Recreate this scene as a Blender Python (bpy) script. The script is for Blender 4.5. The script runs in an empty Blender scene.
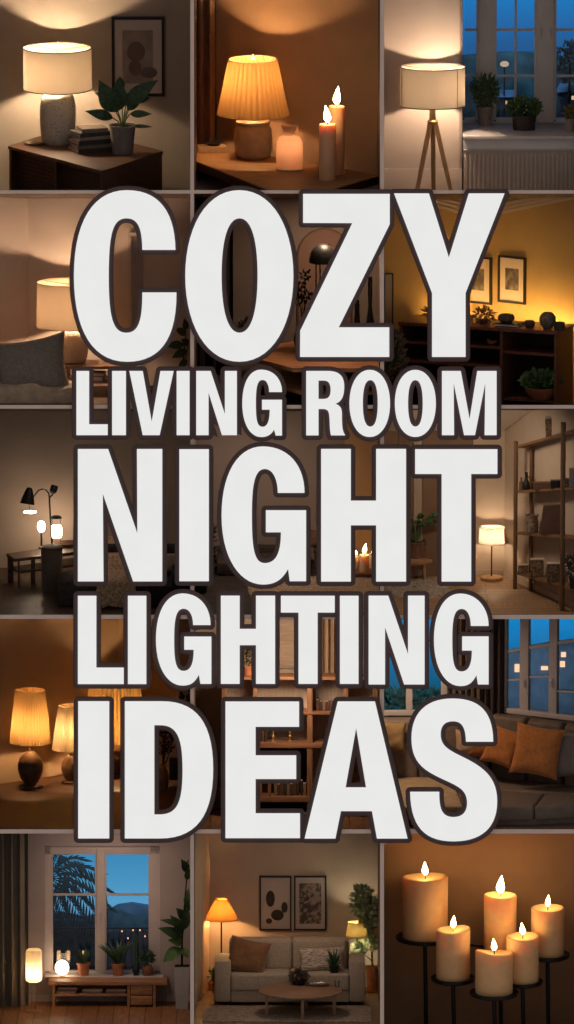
import bpy, bmesh, math, random
import numpy as np
from mathutils import Vector, Matrix
# ---------------------------------------------------------------- helpers
U = 0.01                      # one working unit is a centimetre
random.seed(7)
R = math.radians
scene = bpy.context.scene
COL = scene.collection
CAM = Vector((2.87, -80.0, 5.12))

def lin(v):
    v /= 255.0
    return v / 12.92 if v <= 0.04045 else ((v + 0.055) / 1.055) ** 2.4
def rgb(r, g, b): return (lin(r), lin(g), lin(b), 1.0)

# ---------------------------------------------------------------- materials
def mat(name, col, rough=0.6, var=0.12, scale=18.0, bump=0.0, metal=0.0, stretch=(1, 1, 1), spec=0.3,
        sss=0.0, dark=None, detail=4.0, ramp=None, bscale=None, sheen=0.0):
    m = bpy.data.materials.new(name); m.use_nodes = True
    nt = m.node_tree; N = nt.nodes; L = nt.links
    p = N['Principled BSDF']
    p.inputs['Roughness'].default_value = rough
    p.inputs['Metallic'].default_value = metal
    p.inputs['Specular IOR Level'].default_value = spec
    if sheen: p.inputs['Sheen Weight'].default_value = sheen
    tc = N.new('ShaderNodeTexCoord'); mp = N.new('ShaderNodeMapping')
    mp.inputs['Scale'].default_value = stretch
    L.new(tc.outputs['Object'], mp.inputs['Vector'])
    nz = N.new('ShaderNodeTexNoise'); nz.inputs['Scale'].default_value = scale; nz.inputs['Detail'].default_value = detail
    L.new(mp.outputs['Vector'], nz.inputs['Vector'])
    cr = N.new('ShaderNodeValToRGB')
    lo, hi = ramp or (0.3, 0.7)
    cr.color_ramp.elements[0].position = lo; cr.color_ramp.elements[1].position = hi
    c0 = dark or tuple(c * (1 - var) for c in col[:3]) + (1,)
    c1 = tuple(min(1, c * (1 + var)) for c in col[:3]) + (1,)
    cr.color_ramp.elements[0].color = c0; cr.color_ramp.elements[1].color = c1
    L.new(nz.outputs['Fac'], cr.inputs['Fac']); L.new(cr.outputs['Color'], p.inputs['Base Color'])
    if sss:
        p.inputs['Subsurface Weight'].default_value = sss
        p.inputs['Subsurface Radius'].default_value = (1.0, 0.62, 0.36)
        p.inputs['Subsurface Scale'].default_value = 0.12
    if bump:
        b = N.new('ShaderNodeBump'); b.inputs['Strength'].default_value = bump; b.inputs['Distance'].default_value = 0.02
        src = nz
        if bscale:
            src = N.new('ShaderNodeTexNoise'); src.inputs['Scale'].default_value = bscale
            L.new(tc.outputs['Object'], src.inputs['Vector'])
        L.new(src.outputs['Fac'], b.inputs['Height']); L.new(b.outputs['Normal'], p.inputs['Normal'])
    return m

def wood(name, col, var=0.35, axis='x', rough=0.5, scale=6, spec=0.3):
    s = {'x': (0.6, 9, 9), 'y': (9, 0.6, 9), 'z': (9, 9, 0.6)}[axis]
    return mat(name, col, rough, var, scale, 0.08, stretch=s, spec=spec)

def emit(name, col, s):
    m = bpy.data.materials.new(name); m.use_nodes = True
    nt = m.node_tree; nt.nodes.clear()
    e = nt.nodes.new('ShaderNodeEmission'); e.inputs['Color'].default_value = col; e.inputs['Strength'].default_value = s
    tc = nt.nodes.new('ShaderNodeTexCoord'); nz = nt.nodes.new('ShaderNodeTexNoise'); nz.inputs['Scale'].default_value = 3
    mr = nt.nodes.new('ShaderNodeMapRange'); mr.inputs['To Min'].default_value = s * 0.96; mr.inputs['To Max'].default_value = s * 1.04
    nt.links.new(tc.outputs['Object'], nz.inputs['Vector']); nt.links.new(nz.outputs['Fac'], mr.inputs['Value'])
    nt.links.new(mr.outputs['Result'], e.inputs['Strength'])
    o = nt.nodes.new('ShaderNodeOutputMaterial'); nt.links.new(e.outputs[0], o.inputs[0])
    return m

def shade_mat(name, col, t, weave=90.0, stretch=(1, 1, 1), var=0.1):
    t *= .5
    """lamp cloth: reflects a little, lets the bulb's light through"""
    m = bpy.data.materials.new(name); m.use_nodes = True
    nt = m.node_tree; N = nt.nodes; L = nt.links; N.clear()
    tc = N.new('ShaderNodeTexCoord'); mp = N.new('ShaderNodeMapping'); mp.inputs['Scale'].default_value = stretch
    nz = N.new('ShaderNodeTexNoise'); nz.inputs['Scale'].default_value = weave
    cr = N.new('ShaderNodeValToRGB'); cr.color_ramp.elements[0].position = .3; cr.color_ramp.elements[1].position = .7
    cr.color_ramp.elements[0].color = tuple(c * (1 - var) * t for c in col[:3]) + (1,)
    cr.color_ramp.elements[1].color = tuple(min(1, c * (1 + var)) * t for c in col[:3]) + (1,)
    L.new(tc.outputs['Object'], mp.inputs['Vector']); L.new(mp.outputs['Vector'], nz.inputs['Vector'])
    L.new(nz.outputs['Fac'], cr.inputs['Fac'])
    tr = N.new('ShaderNodeBsdfTranslucent'); df = N.new('ShaderNodeBsdfDiffuse'); df.inputs['Color'].default_value = tuple(c * .45 for c in col[:3]) + (1,)
    L.new(cr.outputs['Color'], tr.inputs['Color'])
    ad = N.new('ShaderNodeAddShader'); L.new(tr.outputs[0], ad.inputs[0]); L.new(df.outputs[0], ad.inputs[1])
    o = N.new('ShaderNodeOutputMaterial'); L.new(ad.outputs[0], o.inputs[0])
    return m

def glass_mat(name):
    m = bpy.data.materials.new(name); m.use_nodes = True
    nt = m.node_tree; N = nt.nodes; L = nt.links; N.clear()
    tr = N.new('ShaderNodeBsdfTransparent'); gl = N.new('ShaderNodeBsdfGlossy'); gl.inputs['Roughness'].default_value = .03
    tr.inputs['Color'].default_value = (.93, .95, .96, 1)
    fr = N.new('ShaderNodeFresnel'); fr.inputs['IOR'].default_value = 1.35
    mx = N.new('ShaderNodeMixShader'); L.new(fr.outputs[0], mx.inputs[0]); L.new(tr.outputs[0], mx.inputs[1]); L.new(gl.outputs[0], mx.inputs[2])
    o = N.new('ShaderNodeOutputMaterial'); L.new(mx.outputs[0], o.inputs[0])
    return m

def sky_mat(name, stops, z0, z1, s=1.0):
    """dusk sky giving off light, graded from the horizon up"""
    m = bpy.data.materials.new(name); m.use_nodes = True
    nt = m.node_tree; N = nt.nodes; L = nt.links; N.clear()
    tc = N.new('ShaderNodeTexCoord'); sp = N.new('ShaderNodeSeparateXYZ'); L.new(tc.outputs['Object'], sp.inputs[0])
    nz = N.new('ShaderNodeTexNoise'); nz.inputs['Scale'].default_value = 3.0; nz.inputs['Detail'].default_value = 5
    L.new(tc.outputs['Object'], nz.inputs['Vector'])
    ad = N.new('ShaderNodeMath'); ad.operation = 'MULTIPLY_ADD'; ad.inputs[1].default_value = 0.12
    L.new(nz.outputs['Fac'], ad.inputs[0]); L.new(sp.outputs['Z'], ad.inputs[2])
    mr = N.new('ShaderNodeMapRange'); mr.inputs['From Min'].default_value = z0 * U + .06; mr.inputs['From Max'].default_value = z1 * U + .06
    L.new(ad.outputs[0], mr.inputs['Value'])
    cr = N.new('ShaderNodeValToRGB'); el = cr.color_ramp.elements
    while len(el) < len(stops): el.new(0.5)
    for e, (p, c) in zip(el, stops): e.position = p; e.color = c
    L.new(mr.outputs['Result'], cr.inputs['Fac'])
    em = N.new('ShaderNodeEmission'); em.inputs['Strength'].default_value = s; L.new(cr.outputs['Color'], em.inputs['Color'])
    o = N.new('ShaderNodeOutputMaterial'); L.new(em.outputs[0], o.inputs[0])
    return m

def plank_mat(name, col, var=.3, w=.14, length=1.2, rot=0.0, rough=.45):
    m = mat(name, col, rough, var, 5, .05, stretch=(9, .7, 9))
    nt = m.node_tree; N = nt.nodes; L = nt.links; p = N['Principled BSDF']
    cr = p.inputs['Base Color'].links[0].from_node
    br = N.new('ShaderNodeTexBrick'); br.inputs['Scale'].default_value = 1; br.inputs['Brick Width'].default_value = length
    br.inputs['Row Height'].default_value = w; br.inputs['Mortar Size'].default_value = .006
    br.inputs['Color1'].default_value = (1, 1, 1, 1); br.inputs['Color2'].default_value = (.72, .7, .68, 1); br.inputs['Mortar'].default_value = (.35, .33, .3, 1)
    tc = N.new('ShaderNodeTexCoord'); mp = N.new('ShaderNodeMapping'); mp.inputs['Rotation'].default_value = (0, 0, rot)
    L.new(tc.outputs['Object'], mp.inputs[0]); L.new(mp.outputs[0], br.inputs['Vector'])
    mx = N.new('ShaderNodeMix'); mx.data_type = 'RGBA'; mx.blend_type = 'MULTIPLY'; mx.inputs['Factor'].default_value = 1
    L.new(cr.outputs[0], mx.inputs[6]); L.new(br.outputs['Color'], mx.inputs[7]); L.new(mx.outputs[2], p.inputs['Base Color'])
    return m

# ---------------------------------------------------------------- mesh builder (lengths in working units)
class MB:
    def __init__(s): s.bm = bmesh.new()
    def _v(s, x, y, z): return s.bm.verts.new((x * U, y * U, z * U))
    def box(s, x0, x1, y0, y1, z0, z1, bev=0, rz=0.0, seg=2):
        c = Vector(((x0 + x1) / 2, (y0 + y1) / 2, (z0 + z1) / 2)) * U
        M = Matrix.Translation(c) @ Matrix.Rotation(rz, 4, 'Z') @ Matrix.Diagonal((abs(x1 - x0) * U, abs(y1 - y0) * U, abs(z1 - z0) * U, 1))
        g = bmesh.ops.create_cube(s.bm, size=1, matrix=M)
        if bev:
            es = list({e for v in g['verts'] for e in v.link_edges})
            bmesh.ops.bevel(s.bm, geom=es, offset=bev * U, segments=seg, affect='EDGES', profile=.6)
        return s
    def prism(s, poly, z0, z1):
        a = [s._v(x, y, z0) for x, y in poly]; b = [s._v(x, y, z1) for x, y in poly]
        n = len(poly)
        for i in range(n): s.bm.faces.new((a[i], a[(i + 1) % n], b[(i + 1) % n], b[i]))
        s.bm.faces.new(a[::-1]); s.bm.faces.new(b)
        bmesh.ops.recalc_face_normals(s.bm, faces=s.bm.faces)
        return s
    def prismy(s, poly, y0, y1):
        a = [s._v(x, y0, z) for x, z in poly]; b = [s._v(x, y1, z) for x, z in poly]
        n = len(poly)
        for i in range(n): s.bm.faces.new((a[i], a[(i + 1) % n], b[(i + 1) % n], b[i]))
        s.bm.faces.new(a[::-1]); s.bm.faces.new(b)
        bmesh.ops.recalc_face_normals(s.bm, faces=s.bm.faces)
        return s
    def hexa(s, lo, hi):
        """solid between two rings of 3D points"""
        a = [s._v(*p) for p in lo]; b = [s._v(*p) for p in hi]; n = len(lo)
        for i in range(n): s.bm.faces.new((a[i], a[(i + 1) % n], b[(i + 1) % n], b[i]))
        s.bm.faces.new(a[::-1]); s.bm.faces.new(b)
        bmesh.ops.recalc_face_normals(s.bm, faces=s.bm.faces)
        return s
    def lathe(s, prof, cx=0, cy=0, cz=0, n=32, pleat=None, squash=1.0, wob=None):
        rings = []
        for r, z in prof:
            if r <= 1e-6: rings.append([s._v(cx, cy, cz + z)]); continue
            ring = []
            for k in range(n):
                a = 2 * math.pi * k / n
                rr = r * (1 + pleat[1] * math.cos(pleat[0] * a)) if pleat else r
                dz = wob(a, r, z) if wob else 0
                ring.append(s._v(cx + rr * math.cos(a), cy + rr * math.sin(a) * squash, cz + z + dz))
            rings.append(ring)
        for A, B in zip(rings, rings[1:]):
            if len(A) == 1 and len(B) == 1: continue
            for k in range(n):
                j = (k + 1) % n
                if len(A) == 1: s.bm.faces.new((A[0], B[j], B[k]))
                elif len(B) == 1: s.bm.faces.new((A[k], A[j], B[0]))
                else: s.bm.faces.new((A[k], A[j], B[j], B[k]))
        return s
    def tube(s, pts, r, n=8):
        pts = [Vector(p) for p in pts]
        rs = r if isinstance(r, (list, tuple)) else [r] * len(pts)
        rings = []; ref = None
        for i, p in enumerate(pts):
            d = (pts[min(i + 1, len(pts) - 1)] - pts[max(i - 1, 0)]).normalized()
            if ref is None: ref = Vector((0, 0, 1)) if abs(d.z) < .9 else Vector((1, 0, 0))
            a = d.cross(ref).normalized(); b = d.cross(a).normalized(); ref = b.cross(d) * -1 if False else ref
            rings.append([s._v(*(p + (a * math.cos(t) + b * math.sin(t)) * rs[i])) for t in [2 * math.pi * k / n for k in range(n)]])
        for A, B in zip(rings, rings[1:]):
            for k in range(n): s.bm.faces.new((A[k], A[(k + 1) % n], B[(k + 1) % n], B[k]))
        s.bm.faces.new(rings[0][::-1]); s.bm.faces.new(rings[-1])
        return s
    def ball(s, c, r, sub=3):
        if not isinstance(r, (tuple, list)): r = (r, r, r)
        M = Matrix.Translation(Vector(c) * U) @ Matrix.Diagonal((r[0] * U, r[1] * U, r[2] * U, 1))
        bmesh.ops.create_icosphere(s.bm, subdivisions=sub, radius=1, matrix=M); return s
    def leaf(s, base, tip, w, sag=0.15, nrm=(0, -1, .5), n=7, fold=.25, p=.8):
        base = Vector(base); tip = Vector(tip); d = tip - base; Ln = d.length
        if Ln < 1e-6: return s
        nr = Vector(nrm); side = d.cross(nr)
        if side.length < 1e-6: side = d.cross(Vector((1, 0, .3)))
        side.normalize(); up = side.cross(d).normalized()
        prev = None
        for i in range(n + 1):
            t = i / n
            c = base + d * t + up * (sag * Ln * 4 * t * (1 - t))
            ww = w * max(.03, math.sin(math.pi * min(1, t ** p))) * .5
            row = [s._v(*(c - side * ww + up * ww * fold)), s._v(*c), s._v(*(c + side * ww + up * ww * fold))]
            if prev:
                for k in range(2): s.bm.faces.new((prev[k], prev[k + 1], row[k + 1], row[k]))
            prev = row
        return s
    def cushion(s, w, h, t, M=Matrix(), n=10, pinch=.1):
        """soft square pillow standing in xz, corners pulled out"""
        def pt(u, v, sgn):
            a, b = 2 * u - 1, 2 * v - 1
            k = 1 - pinch * (1 - b * b) * abs(a) ** 3; q = 1 - pinch * (1 - a * a) * abs(b) ** 3
            th = t * .5 * ((1 - a ** 4) * (1 - b ** 4)) ** .6 + .4
            th *= 1 + .08 * math.sin(5 * a + 3 * b) + .05 * math.sin(9 * b - 4 * a)
            q_ = M @ Vector((a * w / 2 * k, sgn * th, b * h / 2 * q)); return s._v(*q_)
        for sg in (-1, 1):
            g = [[pt(i / n, j / n, sg) for j in range(n + 1)] for i in range(n + 1)]
            for i in range(n):
                for j in range(n): s.bm.faces.new((g[i][j], g[i + 1][j], g[i + 1][j + 1], g[i][j + 1]))
        bmesh.ops.remove_doubles(s.bm, verts=s.bm.verts, dist=1e-5)
        # close the seam between the two faces
        bnd = [e for e in s.bm.edges if e.is_boundary]
        if bnd: bmesh.ops.bridge_loops(s.bm, edges=bnd)
        bmesh.ops.recalc_face_normals(s.bm, faces=s.bm.faces)
        return s
    def move(s, M):
        bmesh.ops.transform(s.bm, matrix=M, verts=s.bm.verts); return s
    def cut(s, Mw, planes):
        inv = Mw.inverted(); R3 = Mw.to_3x3().transposed()
        for co, no in planes:
            g = bmesh.ops.bisect_plane(s.bm, geom=s.bm.verts[:] + s.bm.edges[:] + s.bm.faces[:], dist=1e-6,
                                       plane_co=inv @ Vector(co), plane_no=R3 @ Vector(no), clear_outer=True)
            ed = [e for e in g['geom_cut'] if isinstance(e, bmesh.types.BMEdge)]
            if ed:
                try: bmesh.ops.holes_fill(s.bm, edges=ed, sides=0)
                except Exception: pass
        return s
    def build(s, name, material, parent=None, Mw=None, smooth=True, ang=38):
        me = bpy.data.meshes.new(name); s.bm.normal_update(); s.bm.to_mesh(me); s.bm.free()
        if smooth and len(me.polygons):
            me.polygons.foreach_set('use_smooth', [True] * len(me.polygons))
            me.set_sharp_from_angle(angle=R(ang))
        me.materials.append(material)
        o = bpy.data.objects.new(name, me); COL.objects.link(o)
        if parent is not None: o.parent = parent
        if Mw is not None: o.matrix_world = Mw
        return o

def tag(o, label, cat, group=None):
    o['label'] = label; o['category'] = cat
    if group: o['group'] = group
    return o
def struct(o): o['kind'] = 'structure'; return o

class Cell:
    """one nook of the display wall: a little room tipped towards the viewer"""
    def __init__(c, x0, x1, yt, yb, th, y0=.13):
        c.b = (x0, x1, yt, yb); c.th = R(th); c.s = math.sin(c.th); c.k = 1 / math.cos(c.th)
        c.M = Matrix.Translation((0, y0, (1024 - yb) * U)) @ Matrix.Rotation(c.th, 4, 'X')
        c.inv = c.M.inverted()
        e = .0006
        c.planes = [((x0 * U + e, 0, 0), (-1, 0, 0)), ((x1 * U - e, 0, 0), (1, 0, 0)),
                    ((0, 0, (1024 - yb - (15.8 if yb >= 1024 else 0)) * U + e), (0, 0, -1)), ((0, 0, (1024 - yt) * U - e), (0, 0, 1)),
                    ((0, .045, 0), (0, -1, 0)), ((0, 3.39, 0), (0, 1, 0))]
    def ray(c, px, py):
        a = c.inv @ CAM; b = c.inv @ Vector((px * U, 0, (1024 - py) * U)); return a, (b - a)
    def F(c, px, py, z=0):
        a, d = c.ray(px, py); t = (z * U - a.z) / d.z; return (a + d * t) / U
    def W(c, px, py, y):
        a, d = c.ray(px, py); t = (y * U - a.y) / d.y; return (a + d * t) / U
    def V(c, px, py, p, q):
        """point on the upright plane through plan points p and q"""
        a, d = c.ray(px, py); n = Vector((-(q[1] - p[1]), q[0] - p[0], 0)); P = Vector((p[0], p[1], 0)) * U
        t = (P - a).dot(n) / d.dot(n); return (a + d * t) / U
    def H(c, py, y): return c.W((c.b[0] + c.b[1]) / 2, py, y).z
    def at(c, loc, yaw=0.0, tilt=0.0): 
        return c.M @ Matrix.Translation(Vector(loc) * U) @ Matrix.Rotation(yaw, 4, 'Z') @ Matrix.Rotation(tilt, 4, 'X')
    def thing(c, name, loc, label, cat, group=None, yaw=0.0, tilt=0.0):
        o = bpy.data.objects.new(name, None); o.empty_display_size = .05; COL.objects.link(o)
        o.matrix_world = c.at(loc, yaw, tilt); return tag(o, label, cat, group)
    def one(c, name, mb, m, loc, label, cat, group=None, yaw=0.0, tilt=0.0, clip=False):
        Mw = c.at(loc, yaw, tilt)
        if clip: mb.cut(Mw, c.planes)
        return tag(mb.build(name, m, None, Mw), label, cat, group)
    def part(c, name, mb, m, parent, label=None, clip=False):
        if clip: mb.cut(parent.matrix_basis if parent.parent is None else parent.parent.matrix_basis, c.planes)
        o = mb.build(name, m, parent)
        if label: o['label'] = label
        return o
    def shell(c, name, mb, m, clip=True):
        if clip: mb.cut(c.M, c.planes)
        return struct(mb.build(name, m, None, c.M.copy(), smooth=False))
    def wall(c, name, pts, m, z0=-60, z1=330, t=3):
        mb = MB()
        for (xa, ya), (xb, yb) in zip(pts, pts[1:]):
            d = Vector((xb - xa, yb - ya)).normalized(); n = Vector((-d.y, d.x)) * t
            mb.prism([(xa, ya), (xb, yb), (xb + n.x, yb + n.y), (xa + n.x, ya + n.y)], z0, z1)
        return c.shell(name, mb, m)
    def floor(c, m, y1=260, name='floor'):
        return c.shell(name, MB().box(c.b[0] - 30, c.b[1] + 30, -60, y1, -4, 0), m)

# ---------------------------------------------------------------- shared materials
FLAME = emit('flame_glow', (1, .60, .24, 1), 40)
def bulb_mat(L, col=(1, .66, .34, 1), n=[0]):
    n[0] += 1; return emit('bulb_glow_%d' % n[0], col, L * 14)
BLACK = mat('black_metal', (.012, .011, .011, 1), .45)
BRASS = mat('brass', (.45, .28, .10, 1), .35, metal=.8)
WICK = mat('burnt_wick', (.02, .015, .012, 1), .9)
GLASS = glass_mat('window_glass')
LEAF = mat('dark_leaf', (.035, .07, .03, 1), .42, .35, 25)
LEAF2 = mat('mid_leaf', (.07, .12, .04, 1), .45, .4, 25)
SOIL = mat('potting_soil', (.03, .02, .015, 1), .95, .4, 60, .3)
TERRA = mat('terracotta', (.36, .13, .06, 1), .75, .2, 20, .05)

def candle(c, px, py, z, r, h, label, wax, group=None, lean=0.0, flame=14, conc=1.5, fw=.2, wob=None):
    loc = c.F(px, py, z)
    t = c.thing('pillar_candle', loc, label, 'candle', group)
    pr = [(0, 0), (r * .97, 0), (r, .8), (r * .99, h * .6), (r, h - 1.6), (r * .97, h - .4), (r * .9, h), (r * .82, h - .5), (r * .5, h - conc * .8), (0, h - conc)]
    c.part('wax_body', MB().lathe(pr, n=40, wob=wob), wax, t)
    c.part('wick', MB().tube([(0, 0, h - conc - .5), (.2, 0, h + 1), (.7, 0, h + 2.6)], .45), WICK, t)
    f = flame; w = f * fw
    fp = [(0, 0), (w * .55, f * .08), (w * .95, f * .22), (w, f * .34), (w * .8, f * .52), (w * .45, f * .74), (w * .15, f * .92), (0, f)]
    m = MB(); n0 = m.lathe(fp, cz=h + 1.2, n=14)
    for v in m.bm.verts:
        q = (v.co.z / U - h) / f; v.co.x += lean * U * q * q
    c.part('flame', m, FLAME, t, 'bright yellow candle flame')
    return t

def lamp(c, px, py, z, label, shade, base, base_m, shade_m, L, group=None, neck=None, neck_m=None, name='table_lamp', pleat=None,
         finial=None, n=48, trim=None, bulb_h=.45, bulb_r=3.2, col=(1, .66, .34, 1), lamp_cat='lamp', off=0.0):
    """shade = (top radius, row of its top corners, bottom radius, row of its bottom corners)"""
    loc = c.F(px, py, z); y = loc.y
    t = c.thing(name, loc, label, lamp_cat, group)
    rt, pt, rb, pb = shade
    zt = c.W(px, pt, y).z - loc.z; zb = c.W(px, pb, y).z - loc.z
    bp = c.part('base', MB().lathe(base, n=40), base_m, t)
    top = base[-1][1] if base[-1][0] < .01 else base[-1][1]
    nk = neck or 1.0
    zbulb = zb + (zt - zb) * bulb_h
    c.part('stem', MB().tube([(0, 0, top - 1), (0, 0, zbulb - bulb_r * .8)], nk, 12), neck_m or BRASS, t)
    pr = [(rb + (rt - rb) * i / 10, zb + (zt - zb) * i / 10) for i in range(11)]
    sh = c.part('lamp_shade', MB().lathe(pr, n=n, pleat=pleat), shade_m, t)
    for rr, zz in ((rt, zt), (rb, zb)):
        c.part('shade_trim', MB().lathe([(rr - .35, zz - .45), (rr + .45, zz - .45), (rr + .45, zz + .45), (rr - .35, zz + .45), (rr - .35, zz - .45)], n=n), trim or shade_m, sh)
    mb = MB()
    for k in range(3):
        a = k * 2.0944 + .4; mb.tube([(0, 0, zt - 2), (rt * math.cos(a), rt * math.sin(a), zt - .6)], .35, 6)
    mb.tube([(0, 0, zbulb + bulb_r), (0, 0, zt + (finial or 0) * .4)], .4, 6)
    c.part('shade_frame', mb, BRASS, t)
    if off: c.part('bulb_holder', MB().tube([(0, 0, zbulb - bulb_r), (off, 0, zbulb - bulb_r), (off, 0, zbulb)], .8, 8), BRASS, t)
    c.part('bulb', MB().ball((off, 0, zbulb), bulb_r, 2), bulb_mat(L, col), t)
    if finial:
        c.part('finial', MB().lathe([(0, 0), (1.6, .3), (2, 1.6), (1.3, 3.4), (.6, 5), (0, finial)], cz=zt - .5, n=16), FINIAL, t, 'finial with a painted-in glint on top of the shade')
    return t
FINIAL = emit('finial_painted_glint', (1, .8, .5, 1), 3)  # glint put in as emission; the finial is no lamp

def picture(c, x0, x1, yt, yb, y, label, art_fn=None, frame_w=2.5, mat_w=8, art=None, group=None, frame_m=None, paper=None, tilt=0.0, yaw=0.0):
    a = c.W(x0, yb, y); b = c.W(x1, yt, y)
    w = b.x - a.x; h = b.z - a.z
    t = c.thing('picture_frame', (a.x + w / 2, y, a.z), label, 'picture', group, yaw)
    f = frame_w; mb = MB()
    mb.box(-w / 2, -w / 2 + f, -3, 0, 0, h).box(w / 2 - f, w / 2, -3, 0, 0, h).box(-w / 2 + f, w / 2 - f, -3, 0, 0, f).box(-w / 2 + f, w / 2 - f, -3, 0, h - f, h)
    c.part('frame', mb, frame_m or BLACK, t)
    c.part('mat_board', MB().box(-w / 2 + f, w / 2 - f, -1.4, -.4, f, h - f), paper or PAPER, t)
    if art:
        px0, px1, pz0, pz1 = [v for v in art['box']]
        c.part('print', MB().box(-w / 2 + px0 * w, -w / 2 + px1 * w, -1.9, -1.4, pz0 * h, pz1 * h), art['m'], t)
        if 'marks' in art:
            mb = MB()
            for (cx, cz, rx, rz) in art['marks']:
                mb.lathe([(0, 0), (1, 0)], n=20)
                vs = mb.bm.verts[-21:]
                for v in vs:
                    v.co = Vector(((-w / 2 + cx * w) * U + v.co.x / U * rx * w * U, -2.0 * U, cz * h * U + v.co.y / U * rz * h * U))
            c.part('drawing', mb, art['mm'], t)
    return t
PAPER = mat('mat_paper', (.55, .47, .42, 1), .8, .05, 8)

def foliage(mb, c0, rad, n, ln, w, seed=1, up=.4):
    rnd = random.Random(seed)
    for _ in range(n):
        while True:
            v = Vector((rnd.uniform(-1, 1), rnd.uniform(-1, 1), rnd.uniform(-1, 1)))
            if .1 < v.length < 1: break
        p = Vector(c0) + Vector((v.x * rad[0], v.y * rad[1], v.z * rad[2]))
        d = Vector((v.x + rnd.uniform(-.5, .5), v.y + rnd.uniform(-.5, .5), v.z * .6 + up + rnd.uniform(-.5, .5))).normalized()
        l = ln * rnd.uniform(.6, 1.3)
        mb.leaf(p, p + d * l, w * rnd.uniform(.7, 1.2), .12, (rnd.uniform(-.6, .6), -1, rnd.uniform(.2, 1)), n=3)
    return mb

def pot_plant(c, px, py, z, label, pot_prof, pot_m, group=None, name='potted_plant', y_shift=0):
    loc = c.F(px, py, z); t = c.thing(name, loc, label, 'plant', group)
    c.part('pot', MB().lathe(pot_prof, n=36), pot_m, t)
    r, h = pot_prof[-1][0], pot_prof[-1][1]
    rr = max(p[0] for p in pot_prof) * .8; zz = max(p[1] for p in pot_prof) - 2
    c.part('soil', MB().lathe([(0, zz + .6), (rr, zz), (rr * .9, zz - 1.5), (0, zz - 1.5)], n=24), SOIL, t)
    return t

def pot_profile(rb, rt, h, lip=1.0):
    return [(0, 0), (rb, 0), (rb + (rt - rb) * .5, h * .5), (rt, h - 2 * lip), (rt + lip * .6, h - 1.8 * lip), (rt + lip * .6, h), (rt - lip, h), (rt - lip * 1.2, h - 4), (0, h - 4)]

def curtain(c, x0, x1, y, m, label, folds=5, amp=4, z0=0, z1=230, name='curtain', cat='curtain', y1=None, clip=True, group=None):
    n = folds * 10; f = []; b = []; y1 = y if y1 is None else y1
    L = math.hypot(x1 - x0, y1 - y); nx, ny = (y1 - y) / L, -(x1 - x0) / L      # across the cloth
    rnd = random.Random(int(x0 * 7 + folds))
    ph = [rnd.uniform(-.5, .5) for _ in range(folds + 2)]
    for i in range(n + 1):
        t = i / n; x = x0 + (x1 - x0) * t
        w = amp * math.sin(2 * math.pi * folds * t + ph[int(t * folds)] * .6) + amp * .3 * math.sin(2 * math.pi * folds * 2.3 * t)
        yy = y + (y1 - y) * t; f.append((x + nx * w, yy + ny * w)); b.append((x + nx * (w - 1.2) + .3, yy + ny * (w - 1.2)))
    return c.one(name, MB().prism(f + b[::-1], z0, z1), m, (0, 0, 0), label, cat, group, clip=clip)

def dusk(c, x, y, z, size, power, col=(.35, .65, 1)):
    """evening skylight falling on what stands outdoors"""
    p = c.M @ (Vector((x, y, z)) * U)
    return area('dusk_skylight', p, (R(62), 0, 0), size, power, col)

def area(name, loc, rot, size, power, col, sy=None):
    d = bpy.data.lights.new(name, 'AREA'); d.energy = power; d.size = size; d.color = col
    if sy: d.shape = 'RECTANGLE'; d.size_y = sy
    o = bpy.data.objects.new(name, d); COL.objects.link(o); o.location = loc; o.rotation_euler = rot; return o
# ---------------------------------------------------------------- overlaid title caption, added as emissive letters
def flat(path, n=14):
    """SVG-like path (M, L, C; absolute) -> list of closed loops"""
    loops = []; cur = None; tk = path.replace(',', ' ').split(); i = 0; cmd = None
    def num(k): return [float(v) for v in tk[i:i + k]]
    while i < len(tk):
        if tk[i] in 'MLCZ': cmd = tk[i]; i += 1
        if cmd == 'Z': continue
        if cmd == 'M': p = num(2); i += 2; cur = [tuple(p)]; loops.append(cur); cmd = 'L'
        elif cmd == 'L': p = num(2); i += 2; cur.append(tuple(p))
        elif cmd == 'C':
            q = num(6); i += 6; a = cur[-1]
            for k in range(1, n + 1):
                t = k / n; u = 1 - t
                cur.append(tuple(u**3 * a[j] + 3*u*u*t * q[j] + 3*u*t*t * q[2 + j] + t**3 * q[4 + j] for j in (0, 1)))
    return loops
def rect(x0, y0, x1, y1): return f'M {x0} {y0} L {x1} {y0} L {x1} {y1} L {x0} {y1}'
def poly(*p): return 'M ' + ' L '.join(f'{a} {b}' for a, b in p)
def oval(x0, x1, y0, y1, kx=.56, ky=.62, rev=False):
    cx, cy, rx, ry = (x0 + x1) / 2, (y0 + y1) / 2, (x1 - x0) / 2, (y1 - y0) / 2
    return (f'M {cx} {y0} C {cx+kx*rx} {y0} {x1} {cy-ky*ry} {x1} {cy} C {x1} {cy+ky*ry} {cx+kx*rx} {y1} {cx} {y1} '
            f'C {cx-kx*rx} {y1} {x0} {cy+ky*ry} {x0} {cy} C {x0} {cy-ky*ry} {cx-kx*rx} {y0} {cx} {y0}')
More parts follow.
